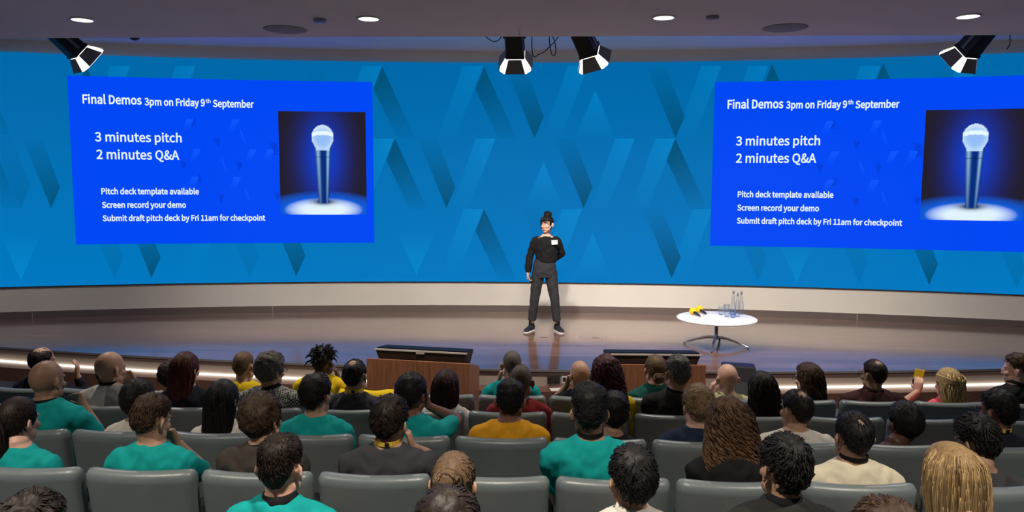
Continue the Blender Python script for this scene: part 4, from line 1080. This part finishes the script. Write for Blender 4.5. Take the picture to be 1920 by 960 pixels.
def torso_secs(bx, zs, hx, hy, hip_y=.30, hip_z=.45, belly=0.0, w=1.0, grow=0.0, lean_x=0.0, by=.225, neck=True, cut=False):
    """seated trunk from the seat up to the neck base (facing +y)"""
    g = grow; X = Vector((1, 0, 0)); Yv = Vector((0, 1, 0))
    L = [(hip_z, .150, .105, hip_y, 0), (hip_z+.06, .178, .130, hip_y, 0), (hip_z+.17, .162+belly*.5, .118+belly, (hip_y+by)/2+.02+belly*.3, .3), (zs-.20, .168, .120+belly*.4, by+.012, .7), (zs-.12, .176, .112, by+.004, .85),
         (zs-.065, .160, .096, by-.004, 1), (zs-.025, .118, .080, by-.006, 1), (zs+.012, .084, .068, by, 1), (zs+.042, .066, .060, by+.006, 1)]
    out = []
    for z, a, b, y, f in L:
        out.append((Vector((bx*f, y, z)), X*(a*w+g), Yv*(b*(.5+.5*w)+g)))
    return out
def arm_pts(side, bx, zs, sw, by, target, pole, l1=.285, l2=.25):
    sh = Vector((bx+side*(sw-.035), by, zs-.082)); el, wr = ik(sh, target, l1, l2, pole); return sh, el, wr
def eyes(parent, M, k=1.0):
    for s in (-1, 1):
        b = MB(); b.ell((0, 0, 0), (.0125, .0115, .0125), None, 14, 10); o = b.build('eye', M_eye, parent, smooth=True); o.matrix_local = M @ Matrix.Translation(Vector((s*.031, .0765, .004))*k)
        b = MB(); b.ell((0, 0.0095, 0), (.0058, .003, .0058), None, 12, 8); b.build('iris', M_iris, o, smooth=True)
def spectacles(parent, M):
    b = MB()
    for s in (-1, 1):
        pts = [Vector((s*.034+.026*math.cos(t), .104-.012*abs(math.cos(t))*0, .002+.020*math.sin(t))) for t in [2*math.pi*i/16 for i in range(17)]]
        b.tube(pts, .0022, 6, roundcap=False); b.tube([(s*.060, .102, .008), (s*.082, .06, .010), (s*.086, .0, .012), (s*.086, -.02, .0)], .0024, 6)
    b.tube([(-.010, .106, .006), (0, .109, .009), (.010, .106, .006)], .0022, 6)
    o = b.build('spectacles', M_gframe, parent, smooth=True, M=M); return o

trous_mesh = None
def lower_body(root, bx):
    global trous_mesh
    if trous_mesh is None:
        b = MB()
        b.loft([((0, .31, .455), (.17, 0, 0), (0, .11, 0)), ((0, .31, .50), (.185, 0, 0), (0, .125, 0)), ((0, .30, .58), (.172, 0, 0), (0, .118, 0)), ((0, .29, .62), (.16, 0, 0), (0, .11, 0))], 24, 2.3)
        for s in (-1, 1):
            b.tube([(s*.095, .34, .525), (s*.105, .52, .525), (s*.11, .67, .515)], [.085, .076, .062], 16)
            b.tube([(s*.11, .67, .510), (s*.11, .68, .40), (s*.11, .655, .22), (s*.11, .64, .09)], [.062, .058, .050, .046], 16)
        o = b.build('trousers', M_trous, root); job(o, .012, 4, .003, 7); trous_mesh = o
        sh = MB()
        sh.loft([((0, -.075, .035), (.028, 0, 0), (0, 0, .03)), ((0, -.05, .045), (.036, 0, 0), (0, 0, .042)), ((0, .03, .042), (.040, 0, 0), (0, 0, .038)), ((0, .11, .032), (.046, 0, 0), (0, 0, .029)), ((0, .165, .026), (.034, 0, 0), (0, 0, .020)), ((0, .18, .022), (.015, 0, 0), (0, 0, .012))], 16)
        lower_body.shoe = sh.mesh('shoe'); lower_body.shoe.materials.append(M_shoe); lower_body.shoe.polygons.foreach_set('use_smooth', [True]*len(lower_body.shoe.polygons))
    else:
        TROUS_LATER.append(root)
    for s in (-1, 1):
        o = bpy.data.objects.new('shoe', lower_body.shoe); COL.objects.link(o); o.parent = root; o.location = (s*.11, .66, .006)
TROUS_LATER = []
PEOPLE = []
def person(row, px, ptop, k, style, haircol, skin, shirt, short, sleeve='short', yaw=None, pitch=4, roll=0, hands=None, sw=.215, belly=0.0, lany=None, collar=None, glasses=False, hs=1.0, hy=.265, topt=.02, dz=0.0, extra=None, eye=False, bx=None, zs_off=.275):
    """a seated listener: head top seen at (px, ptop), in seat k of its row"""
    top = at_y(px, ptop, ROW_Y[row]+hy-.02); sx = seat_x(k) if row not in 'YZ' else top.x
    root = empty('person', (sx, ROW_Y[row], ROW_F[row]), 0, 'person '+short, 'person')
    hx = top.x-sx; ztop = top.z-ROW_F[row]+dz
    H = Vector((hx, hy, ztop-.125*hs-topt)); zs = ztop-zs_off-topt*.5; by = .235
    if bx is None: bx = max(-.13, min(.13, hx*.9))
    if yaw is None:
        P = Vector((0.05, 10.6)); yaw = math.degrees(math.atan2(P.x-top.x, P.y-top.y))*.45+random.uniform(-5, 5)
    M = Matrix.Translation(H) @ Matrix.Rotation(math.radians(-yaw), 4, 'Z') @ Matrix.Rotation(math.radians(-pitch), 4, 'X') @ Matrix.Rotation(math.radians(roll), 4, 'Y')
    mb = MB(); head_parts(mb, M, hs)
    w = sw/.215
    ts = torso_secs(bx, zs, hx, hy, belly=belly, w=w, by=by)
    nk = M @ (Vector((0, -.022, -.055))*hs); nb = Vector((bx, by+.004, zs+.03)); nr = .054*(.9+.1*w)*(0.9 if w < .95 else 1.0)
    mb.loft(ts, 24, 2.3)
    mb.tube([nb-Vector((0, 0, .03)), nb+Vector((0, 0, .02)), nb.lerp(nk, .6), nk, nk+Vector((0, .01, .03))], [.066, .058*w**.5, nr, nr*1.02, nr], 18)
    sm = MB(); sl = torso_secs(bx, zs+.004, hx, hy, belly=belly, w=w, by=by, grow=.014); sl = sl[1:-1]; sl.append((Vector((bx, by+.003, zs+.032)), Vector((.072*w**.5, 0, 0)), Vector((0, .064, 0)))); sm.loft(sl, 24, 2.3)
    hd = {-1: None, 1: None}
    if hands:
        for s, spec in hands.items(): hd[s] = spec
    for s in (-1, 1):
        sp_ = hd[s]
        if sp_ is None:
            tgt, pole, hdir, hn, curl = Vector((bx+s*.09, .56, .60)), (s*.22, -.4, -.5), (-s*.35, 1, -.1), (0, 0, -1), .3
        else:
            off, pole, hdir, hn, curl = sp_; tgt = H+Vector(off)
        sh, el, wr = arm_pts(s, bx, zs, sw, by, tgt, pole)
        mb.tube([Vector((bx+s*.06, by, zs-.022)), sh+Vector((-s*.03, 0, .012)), sh], [.05, .056*w, .054*w], 14)
        mb.tube([sh, sh.lerp(el, .45), el], [.056*w, .046*w, .038*w], 14); mb.tube([el, el.lerp(wr, .35), el.lerp(wr, .8), wr], [.038*w, .040*w, .029, .026], 14)
        hand(mb, wr+(wr-el).normalized()*.012, hdir, hn, s if hn[2] < 0 else -s, curl, .97)
        sm.tube([Vector((bx+s*.055, by, zs-.022)), sh+Vector((-s*.03, 0, .012)), sh], [.060, .069*w, .068*w], 14)
        if sleeve == 'short':
            e2 = sh.lerp(el, .72); sm.tube([sh, sh.lerp(el, .45), e2], [.067*w, .060*w, .057*w], 16, roundcap=False)
        elif sleeve == 'long':
            sm.tube([sh, sh.lerp(el, .45), el], [.067*w, .058*w, .050*w], 16); sm.tube([el, el.lerp(wr, .4), wr-(wr-el).normalized()*.02], [.050*w, .050*w, .036], 16, roundcap=False)
        elif sleeve == 'none':
            sm.tube([sh+Vector((0, 0, .004)), sh+Vector((s*.006, 0, -.03))], [.062*w, .060*w], 14)
    vox = {'Y': .007, 'Z': .006, 'A': .006, 'B': .0065, 'C': .0075, 'D': .0075}[row]
    o = mb.build('body', SK[skin], root); job(o, vox, 3, grow=.0006)
    o = sm.build('shirt', SH[shirt], root); job(o, .0095, 4, .0055, 11, grow=.003)
    # neck band
    if collar:
        c = MB(); ax = (nk-nb).normalized(); cc = nb+ax*.004
        c.tube([cc-ax*.018, cc-ax*.004, cc+ax*(.018 if row == 'Z' else .006)], [.079*w**.5, .073*w**.5, .066*w**.5 if row == 'Z' else .069*w**.5], 28, roundcap=False)
        o = c.build('collar', SH[collar], root, smooth=True); o['label'] = collar.replace('dteal', 'green')+' collar band'
    if lany:
        c = MB(); ax = (nk-nb).normalized(); cc = nb.lerp(nk, .42); xa = Vector((1, 0, 0)); pts = []
        for i in range(21):
            t = math.pi*(-.15+1.3*i/20); p = cc+Vector((math.cos(t)*.064, -math.sin(t)*.068, -.012*0)); 
            if i in (0, 20): p += Vector((0, .03, -.05))
            pts.append(p)
        vs = []; fs = []
        for i, p in enumerate(pts):
            r = (p-cc); r.z = 0; r.normalize()
            for (a, z) in ((0, -.011), (.003, -.011), (.003, .011), (0, .011)): vs.append(p+r*a+Vector((0, 0, z)))
        for i in range(20):
            for j in range(4): fs.append((i*4+j, i*4+(j+1) % 4, i*4+4+(j+1) % 4, i*4+4+j))
        fs += [(3, 2, 1, 0), (80, 81, 82, 83)]; c.add(vs, fs)
        o = c.build('lanyard', M_lany_y if lany == 'yellow' else M_lany_b, root); o['label'] = lany+' lanyard round the neck'
        if lany == 'yellow':
            c = MB(); c.box(cc+Vector((.012, -.0725, 0)), (.022, .004, .020)); o2 = c.build('lanyard_clasp', M_lany_b, o)
    h = Hair(); hair_style(style, h, row, px % 97)
    if h.v:
        Mh = M @ Matrix.Scale(hs, 4)
        h.build('hair', HM[haircol], root, Mh)
    if glasses: spectacles(root, M)
    if eye: eyes(root, M, hs)
    lower_body(root, bx)
    PEOPLE.append((row, k, short, root, H, M))
    place_seat(row, k, 'grey seat of person '+short, sx)
    return root, H, M

# hand poses relative to the head centre: (offset of the wrist, elbow pole, finger direction, palm normal, curl)
def chin(s, dx=.06, dy=.05, dz=-.20): return ((s*dx, dy+.05, dz), (s*.4, -.1, -.6), (-s*.25, .15, 1), (-s*.7, -.6, .1), .75)
def cheek(s, dx=.115, dy=.02, dz=-.15): return ((s*dx, dy+.03, dz), (s*.45, .1, -.6), (-s*.25, .05, 1), (-s*1, -.1, .1), .55)
def mouth(s): return ((s*.07, .13, -.17), (s*.4, .1, -.6), (-s*.35, -.2, 1), (-s*.5, -.8, .1), .7)

R_ = random.Random(3)
# sixth row, only the tops of heads above the lower frame edge
person('Y', 45, 932, -3, 'messy', 'dbrown', 'light', 'black', 'at the bottom left corner, only the crown in frame', topt=.02)
person('Y', 838, 922, -1, 'mop', 'dbrown', 'light', 'charcoal', 'at the bottom centre, only the crown in frame', topt=.025)
person('Y', 1670, 940, 1, 'full', 'brown', 'light', 'charcoal', 'at the bottom right, only the crown in frame', topt=.022)
# fifth row
person('Z', 522, 816, -2, 'fade', 'dbrown', 'fair', 'teal', 'in teal T-shirt with wide black collar, bottom left of centre', collar='black', hs=1.0, topt=.026, lany=None)
person('Z', 850, 850, -1, 'topbun', 'lbrown', 'light', 'black', 'in black top at the bottom centre behind the charcoal shirt', topt=.014, sw=.19, yaw=8)
person('Z', 1188, 838, 0, 'full', 'black', 'light', 'offwhite', 'in white collared shirt at the bottom, right of the centre', topt=.024, yaw=-10, collar='offwhite')
person('Z', 1475, 816, 1, 'messy', 'black', 'tan', 'hood', 'in dark jacket with raised collar in front of the cream T-shirt', sleeve='long', topt=.026, collar='black', yaw=-14, roll=4)
person('Z', 1788, 832, 2, 'longwide', 'blonde', 'fair', 'offwhite', 'in pale top at the bottom right, nearest the right corner', topt=.018, sw=.2, yaw=-10, hs=1.06, hy=.33)
# fourth row
person('A', 28, 745, -5, 'ponytail', 'dbrown', 'fair', 'teal', 'in teal T-shirt cut off by the left frame edge', topt=.013, sw=.205, yaw=14, hy=.29, bx=-.18)
person('A', 279, 740, -4, 'short', 'brown', 'light', 'teal', 'in teal T-shirt resting the chin on the right hand, fourth row', topt=.02, hands={1: mouth(1)}, pitch=14, yaw=18, eye=True)
person('A', 488, 738, -3, 'mop', 'brown', 'light', 'brown', 'in dark brown T-shirt with head tilted left, fourth row', topt=.026, roll=-7, yaw=20, collar='black')
person('A', 728, 742, -2, 'full', 'dbrown', 'light', 'charcoal', 'in charcoal T-shirt with yellow lanyard and hand on cheek', topt=.024, hands={1: cheek(1)}, lany='yellow', yaw=10, roll=4, sw=.225)
person('A', 1106, 720, 0, 'tall', 'black', 'tan', 'teal', 'in teal T-shirt with dark neckband, sitting tallest, fourth row', topt=.034, lany='black', yaw=0, sw=.23, zs_off=.29)
person('A', 1368, 745, 1, 'curlybig', 'curl', 'fair', 'black', 'in black top, fourth row, between teal and cream T-shirts', topt=.028, yaw=-12, sw=.195, hy=.315)
person('A', 1605, 770, 2, 'spot', 'black', 'tan', 'cream', 'in cream T-shirt facing the stage, fourth row', topt=.02, yaw=-4, sw=.225, collar=None, lany='black')
person('A', 1838, 780, 3, 'messy', 'black', 'tan', 'charcoal', 'in charcoal shirt behind the pale topped person near the right edge', topt=.024, yaw=-25, pitch=14, hy=.31)
# third row
person('B', 83, 677, -6, 'bald', 'stubble', 'tan', 'teal', 'in teal T-shirt with bent arm, third row at the left', topt=.002, hands={1: ((.13, .17, -.22), (.5, -.1, -.9), (-.5, .3, .7), (-.5, -.8, 0), .8)}, collar='black', yaw=14, hs=1.08, sw=.23)
person('B', 255, 712, -5, 'afro', 'dbrown', 'tan', 'offwhite', 'in off-white top half hidden by the chin-resting person', topt=.024, yaw=10, sw=.2)
person('B', 415, 713, -4, 'longblack', 'black', 'tan', 'offwhite', 'in pale top, third row, left of the dark brown T-shirt', topt=.016, yaw=8, sw=.19)
person('B', 590, 702, -3, 'full', 'dbrown', 'light', 'teal', 'in teal T-shirt between brown and charcoal persons, third row', topt=.022, yaw=14)
person('B', 770, 702, -2, 'afro', 'black', 'brown', 'teal', 'in teal T-shirt touching the glasses, third row', topt=.016, hands={1: ((.10, .10, -.10), (.55, .0, -.6), (-.3, .2, 1), (-.8, -.4, .1), .5)}, glasses=True, yaw=16)
person('B', 957, 712, -1, 'short', 'black', 'brown', 'mustard', 'in mustard T-shirt in the middle of the third row', topt=.018, yaw=4, sw=.225)
person('B', 1152, 735, 0, 'full', 'black', 'tan', 'black', 'in black top half hidden by the tallest teal person', topt=.022, yaw=0, sw=.2, hy=.29)
person('B', 1311, 722, 1, 'full', 'sandy', 'fair', 'navy', 'in navy shirt, third row, behind the empty grey seat edge', topt=.022, yaw=-8)
person('B', 1496, 730, 2, 'thin', 'dbrown', 'light', 'offwhite', 'in off-white T-shirt, third row right of centre', topt=.012, yaw=-22, sw=.23)
person('B', 1701, 755, 3, 'afro', 'black', 'dark', 'brownj', 'in brown top with pale hood, third row', topt=.02, yaw=-10, sleeve='short', sw=.192, hy=.30, bx=.055)
person('B', 1876, 732, 4, 'short', 'black', 'brown', 'navy2', 'in navy top with yellow lanyard at the right edge', topt=.018, yaw=-24, glasses=True, lany='yellow', sleeve='long')
# second row
person('C', 203, 660, -6, 'bald', 'grey', 'light', 'raglan', 'in grey and white T-shirt, hand at chin, second row', topt=.002, hands={1: ((.10, .15, -.13), (.4, 0, -.6), (-.5, -.1, .8), (-.5, -.8, .1), .7)}, lany='black', yaw=26, hs=1.08, eye=True)
person('C', 345, 660, -5, 'long', 'red', 'fair', 'navy2', 'in dark navy top, second row at the left', topt=.018, yaw=14, sw=.2, sleeve='long')
person('C', 505, 660, -4, 'mop', 'grey', 'light', 'check', 'in black and white checked shirt wearing glasses', topt=.024, yaw=30, glasses=True, collar='black', sleeve='long', sw=.225, eye=True)
person('C', 664, 673, -3, 'thin', 'dbrown', 'light', 'charcoal', 'in charcoal shirt with yellow lanyard, second row', topt=.012, yaw=10, lany='yellow')
person('C', 836, 693, -2, 'bob', 'maroon', 'fair', 'offwhite', 'in off-white top in front of the left wooden box', topt=.018, yaw=8, sw=.2)
person('C', 977, 685, -1, 'shaved', 'stubble', 'brown', 'red', 'in red shirt, second row', topt=.003, yaw=6, sleeve='long', hs=1.02)
person('C', 1137, 666, 0, 'curly', 'plum', 'fair', 'yellow', 'in yellow knitted top, second row right of centre', topt=.026, yaw=-8, sleeve='long', sw=.205)
person('C', 1272, 667, 1, 'short', 'grey', 'light', 'hood', 'in dark hooded jacket, second row', topt=.016, yaw=-12, sleeve='long', sw=.225, collar='black')
person('C', 1430, 697, 2, 'wavy', 'dbrown', 'light', 'black', 'in black top, last of the occupied second row seats', topt=.02, yaw=-12, sw=.2)
# front row
person('D', 76, 650, -8, 'thinwide', 'dbrown', 'light', 'navy2', 'in dark navy jacket raising a hand, front row far left', topt=.012, yaw=28, sleeve='long', hands={1: ((.21, .14, -.16), (.25, .2, -.9), (.05, .1, 1), (-.9, -.3, 0), .35)})
person('D', 203, 674, -7, 'short', 'dbrown', 'light', 'yellow', 'in yellow T-shirt hidden behind the grey and white T-shirt', topt=.016, yaw=20, bx=.02)
person('D', 318, 678, -6, 'full', 'dbrown', 'light', 'yellow', 'in yellow T-shirt almost hidden behind the dark navy top', topt=.018, yaw=14)
person('D', 455, 660, -5, 'crop', 'lbrown', 'light', 'yellow', 'in yellow T-shirt left of the checked shirt, front row', topt=.010, yaw=10)
person('D', 604, 645, -4, 'dreads', 'black', 'dark', 'yellow', 'in yellow T-shirt leaning the face on a hand, front row', topt=.04, yaw=16, hands={1: cheek(1, .11, .06, -.17)}, pitch=6)
person('D', 960, 658, -1, 'shaved', 'grey', 'light', 'teal', 'in teal T-shirt with left hand at the face, front row', topt=.004, yaw=-6, hands={-1: cheek(-1, .12, .05, -.16)}, pitch=6)
person('D', 1087, 677, 0, 'bald', 'grey', 'light', 'black', 'in black top with both hands raised to the mouth, front row', topt=.002, yaw=-24, hands={-1: ((-.10, .16, -.13), (-.4, 0, -.6), (.4, -.1, .9), (.4, -.9, 0), .7), 1: mouth(1)}, hs=1.03)
person('D', 1230, 665, 1, 'lowbun', 'lbrown', 'fair', 'dteal', 'in dark green top, front row before the right wooden box', topt=.014, yaw=-6, sw=.2, collar='dteal')
person('D', 1365, 683, 2, 'bald', 'grey', 'fair', 'olive', 'in olive collared shirt with left hand to the face', topt=.002, yaw=-10, hands={-1: cheek(-1, .12, .06, -.15)}, collar='olive', hs=1.05, sw=.23)
person('D', 1517, 680, 3, 'wavy', 'brown', 'fair', 'navy', 'in navy top turned to the left, front row right of centre', topt=.02, yaw=-38, glasses=True, sw=.2)
person('D', 1641, 674, 4, 'thin', 'dbrown', 'tan', 'maroon', 'in maroon jumper, front row at the right', topt=.010, yaw=-24, sleeve='long', collar='maroon', glasses=True, sw=.235)
rb, Hb_, Mb_ = person('D', 1782, 690, 5, 'clip', 'blonde2', 'fair', 'pink', 'in pink top holding up a yellow phone, front row', topt=.018, yaw=-14, sw=.2, hands={-1: ((-.15, .20, -.13), (-.8, -.2, -.7), (.15, .25, 1), (.6, .7, 0), .3)})
person('D', 1912, 663, 6, 'short', 'brown', 'fair', 'black', 'in black top turned left, front row cut by the right edge', topt=.016, yaw=-50, eye=True, collar='black')

# empty seats the photograph shows
for row, k, lb_ in (('A', -1, 'empty grey auditorium seat in the fourth row, between charcoal and tall teal persons'),
                    ('C', 3, 'empty grey auditorium seat in the second row behind the maroon jumper'),
                    ('C', 4, 'empty grey auditorium seat in the second row behind the pink top'),
                    ('C', 5, 'empty grey auditorium seat in the second row at the right frame edge'),
                    ('C', -7, 'empty grey auditorium seat in the second row at the left frame edge'),
                    ('D', -2, 'empty grey auditorium seat in the front row left of the teal person'),
                    ('D', -3, 'grey auditorium seat in the front row with a yellow jacket over its back'),
                    ('A', 4, 'grey auditorium seat at the right frame edge of the fourth row'),
                    ('B', 5, 'grey auditorium seat at the right frame edge of the third row')):
    place_seat(row, k, lb_)

# yellow jacket over a front row seat back
b = MB(); prof = [(-.022, SB-.20), (-.026, SB-.06), (-.022, SB+.012), (.045, SB+.028), (.112, SB+.012), (.128, SB-.06), (.160, SB-.28), (.142, SB-.28), (.110, SB-.06), (.098, SB-.002), (.045, SB+.014), (-.006, SB-.002), (-.008, SB-.06), (-.006, SB-.20)]
N = 22; vs = []; fs = []
for i in range(N+1):
    x = -.25+.5*i/N
    for j, (y, z) in enumerate(prof):
        u = x/.27; vs.append((x, y-.03*(1-u*u)+.015-.0, z-.004*(1-u*u)+.006*math.sin(9*x*3+j)*(1 if j in (1, 2, 3, 4, 5) else .4)))
m_ = len(prof)
for i in range(N):
    for j in range(m_): fs.append((i*m_+j, i*m_+(j+1) % m_, (i+1)*m_+(j+1) % m_, (i+1)*m_+j))
fs += [tuple(range(m_))[::-1], tuple(N*m_+j for j in range(m_))]
b.add(vs, fs); o = b.build('jacket', SH['yellow'], None, smooth=True, loc=(seat_x(-3), ROW_Y['D'], ROW_F['D'])); tag(o, 'yellow jacket draped over a front row seat before the left wooden box', 'jacket')

# phone held up in the front row
Hw = rb.location+Hb_
b = MB(); b.box((0, 0, 0), (.078, .012, .15)); ph = b.build('phone', [mat('phone_yellow', (0.72, 0.50, 0.02, 1), 0.4)], None, bevel=.004, loc=Hw+Vector((-.105, .275, -.02))); ph.rotation_euler = (math.radians(-12), math.radians(6), math.radians(-38))
tag(ph, 'phone in a yellow case held up by the person in pink', 'phone')
b = MB(); b.box((0, .0068, .0), (.07, .002, .14)); b.build('phone_screen', M_blackp, ph)
b = MB(); b.box((0, -.0062, -.045), (.079, .004, .055)); b.build('phone_grip', M_blackp, ph)

# ------------------------------------------------------------------ presenter on the stage
F = at_z(1020, 621, STAGE_Z)
PR = empty('person', (F.x, F.y, STAGE_Z), math.pi, 'person standing on the stage in black jumper and dark jeans, holding a clicker', 'person')
# local frame: +y towards the audience, +x to the left of the picture
mpp = 10.66/1400
def px_(x): return -(x-1020)*mpp
def pz_(y): return (621-y)*mpp*1.005
H = Vector((px_(1024), .015, pz_(418))); yawP = 30
M = Matrix.Translation(H) @ Matrix.Rotation(math.radians(-yawP), 4, 'Z') @ Matrix.Rotation(math.radians(-3), 4, 'X')
zs = pz_(441); X = Vector((1, 0, 0)); Yv = Vector((0, 1, 0)); cx = px_(1023)
mb = MB(); head_parts(mb, M, .96)
nk = M @ Vector((0, -.02, -.06)); nb = Vector((cx, -.01, zs+.025))
mb.tube([nb-Vector((0, 0, .04)), nb, nb.lerp(nk, .6), nk, nk+Vector((0, .01, .03))], [.056, .050, .045, .046, .046], 18)
tz = [(pz_(516), .150, .105), (pz_(506), .165, .112), (pz_(490), .148, .10), (pz_(478), .135, .09), (pz_(462), .145, .10), (zs-.10, .155, .102), (zs-.05, .150, .09), (zs-.012, .115, .072), (zs+.015, .075, .058), (zs+.035, .055, .05)]
hipx = px_(1020)
mb.loft([(Vector((hipx+(cx-hipx)*i/9, 0, z)), X*a, Yv*c) for i, (z, a, c) in enumerate(tz)], 24, 2.2)
hip = [Vector((hipx+.085, 0, pz_(508))), Vector((hipx-.085, 0, pz_(508)))]
foot = [Vector((px_(996), .0, 0)), Vector((px_(1045), .02, 0))]
knee = [Vector((px_(1001), .015, pz_(562))), Vector((px_(1040), .03, pz_(562)))]
leg = []
for i in range(2):
    an = foot[i]+Vector((0, -.02, .085)); leg.append((hip[i], knee[i], an))
    mb.tube([hip[i], hip[i].lerp(knee[i], .4), knee[i], knee[i].lerp(an, .35), knee[i].lerp(an, .85), an], [.085, .074, .052, .050, .034, .033], 16)
# right arm hangs with the clicker (picture left), left arm folded behind the back
shR = Vector((cx+.158, -.01, zs-.062)); elR = Vector((px_(991), -.01, pz_(480))); wrR = Vector((px_(989), .05, pz_(510)))
shL = Vector((cx-.158, -.01, zs-.062)); elL = Vector((px_(1053), -.10, pz_(474))); wrL = Vector((px_(1036), -.17, pz_(485)))
for sh, el, wr, s in ((shR, elR, wrR, 1), (shL, elL, wrL, -1)):
    mb.tube([Vector((cx+s*.06, -.01, zs-.03)), sh], [.045, .05], 14); mb.tube([sh, sh.lerp(el, .45), el], [.048, .041, .034], 14); mb.tube([el, el.lerp(wr, .4), wr], [.034, .034, .024], 14)
hand(mb, wrR, (.05, .12, -1), (-1, .15, 0), 1, .75, .92)
hand(mb, wrL, (.9, -.1, -.25), (0, -1, 0), -1, .4, .9)
o = mb.build('body', SK['fair'], PR); job(o, .0052, 3, grow=.0005)
sw_ = MB()
sz = [(pz_(489), .150, .112), (pz_(484), .158, .118), (pz_(470), .158, .120), (pz_(458), .162, .120), (zs-.10, .168, .115), (zs-.05, .166, .104), (zs-.018, .125, .084), (zs+.006, .094, .066)]
sw_.loft([(Vector((cx, 0, z)), X*a, Yv*c) for z, a, c in sz], 26, 2.2)
for sh, el, wr, s in ((shR, elR, wrR, 1), (shL, elL, wrL, -1)):
    sw_.tube([Vector((cx+s*.06, -.01, zs-.034)), sh], [.052, .060], 14); sw_.tube([sh, sh.lerp(el, .45), el], [.060, .056, .053], 16); sw_.tube([el, el.lerp(wr, .4), el.lerp(wr, .8), wr.lerp(el, .04)], [.053, .056, .050, .036], 16, roundcap=False)
o = sw_.build('jumper', SH['black'], PR); job(o, .0075, 4, .006, 10)
jm = MB()
jm.loft([(Vector((hipx, 0, z)), X*a, Yv*c) for z, a, c in ((pz_(518), .150, .110), (pz_(508), .176, .122), (pz_(498), .168, .118), (pz_(487), .150, .108), (pz_(484), .148, .106))], 24, 2.3)
M_jean = fabric('black_denim', (0.030, 0.031, 0.036, 1))
for hp, kn, an in leg:
    hem = kn.lerp(an, .80)
    jm.tube([hp, hp.lerp(kn, .4), kn, kn.lerp(hem, .5), hem], [.096, .085, .067, .064, .060], 18, roundcap=False)
o = jm.build('jeans', M_jean, PR); job(o, .0075, 4, .004, 9)
for i in range(2):
    an = leg[i][2]; toe = (.55, 1) if i == 0 else (-.45, 1)
    d = Vector((toe[0], toe[1], 0)).normalized(); a = Vector((d.y, -d.x, 0))
    b = MB(); b.tube([an+Vector((0, 0, -.03)), an+Vector((0, 0, .03)), an+Vector((0, .0, .07))], [.041, .039, .037], 16, roundcap=False); b.build('sock', SH['black'], PR, smooth=True)
    base = Vector((an.x, an.y, 0)); U = Vector((0, 0, 1))
    b = MB()
    b.loft([(base+d*t+U*z, a*w, U*h_) for t, w, z, h_ in ((-.062, .024, .045, .030), (-.045, .036, .055, .040), (.01, .038, .060, .044), (.07, .041, .047, .031), (.13, .045, .036, .022), (.175, .034, .030, .015), (.19, .014, .028, .008))], 18, 2.3)
    so = b.build('shoe', M_blackp, PR, smooth=True)
    b = MB()
    bot = [base+d*t+a*w*s_+U*.0 for s_, seq in ((1, (0, 1, 2, 3, 4, 5)), (-1, (5, 4, 3, 2, 1, 0))) for (t, w) in [((-.064, .022), (-.045, .036), (.02, .036), (.12, .046), (.172, .032), (.188, .012))[q] for q in seq]]
    b.hull(bot, [v+U*.014 for v in bot]); s2 = b.build('sole', M_white, so, bevel=.003); s2['label'] = 'white rubber sole'
h = Hair(); hair_style('updo', h, 'P', 5); h.build('hair', HM['black'], PR, M @ Matrix.Scale(.96, 4))
eyes(PR, M, .96)
b = MB(); b.ell(M @ Vector((0, .093, -.068)), (.020, .008, .006), M.to_3x3(), 14, 8); b.build('lips', mat('lips', (0.42, 0.10, 0.09, 1), 0.4), PR, smooth=True)
for s in (-1, 1):
    b = MB(); b.tube([M @ Vector((s*.016, .088, .024)), M @ Vector((s*.034, .088, .030)), M @ Vector((s*.05, .078, .024))], .0035, 8); b.build('eyebrow', HM['black'], PR, smooth=True)
b = MB(); b.tube([M @ Vector((-.088, -.01, .02)), M @ Vector((-.088, .02, -.01)), M @ Vector((-.078, .07, -.05)), M @ Vector((-.055, .10, -.066))], .003, 8); b.ell(M @ Vector((-.055, .10, -.066)), (.007, .007, .007), None, 10, 8)
o = b.build('headset_microphone', M_whitep, PR, smooth=True)
q = Vector((px_(1038), .128, pz_(450.5)))
b = MB(); b.box((0, 0, 0), (.088, .004, .062)); bd = b.build('name_badge', mat('badge_white', (0.82, 0.80, 0.78, 1), 0.5), PR, loc=q, bevel=.002); bd.rotation_euler = (math.radians(8), math.radians(6), math.radians(-14)); bd['label'] = 'white name badge on the chest'
b = MB(); b.box((-.012, .0028, .012), (.05, .001, .008)); b.box((-.008, .0028, -.006), (.058, .001, .007)); b.build('printed_line', mat('badge_print', (0.35, 0.32, 0.30, 1), 0.6), bd)
Rz = Matrix.Rotation(math.pi, 3, 'Z')
q = Vector((F.x, F.y, STAGE_Z)) + Rz @ (wrR+Vector((-.040, .030, -.088)))
b = MB(); b.box((0, 0, 0), (.020, .018, .11)); ck = b.build('presentation_clicker', M_blackp, None, bevel=.006, loc=q); ck.rotation_euler = (math.radians(25), 0, 0); tag(ck, 'small black clicker in the right hand of the presenter on stage', 'clicker')
b = MB(); b.tube([(0, .0125, .02), (0, .0135, .02)], .006, 12, roundcap=False); b.build('button', M_whitep, ck)

run_jobs()
for root in TROUS_LATER:
    o = bpy.data.objects.new('trousers', trous_mesh.data); COL.objects.link(o); o.parent = root
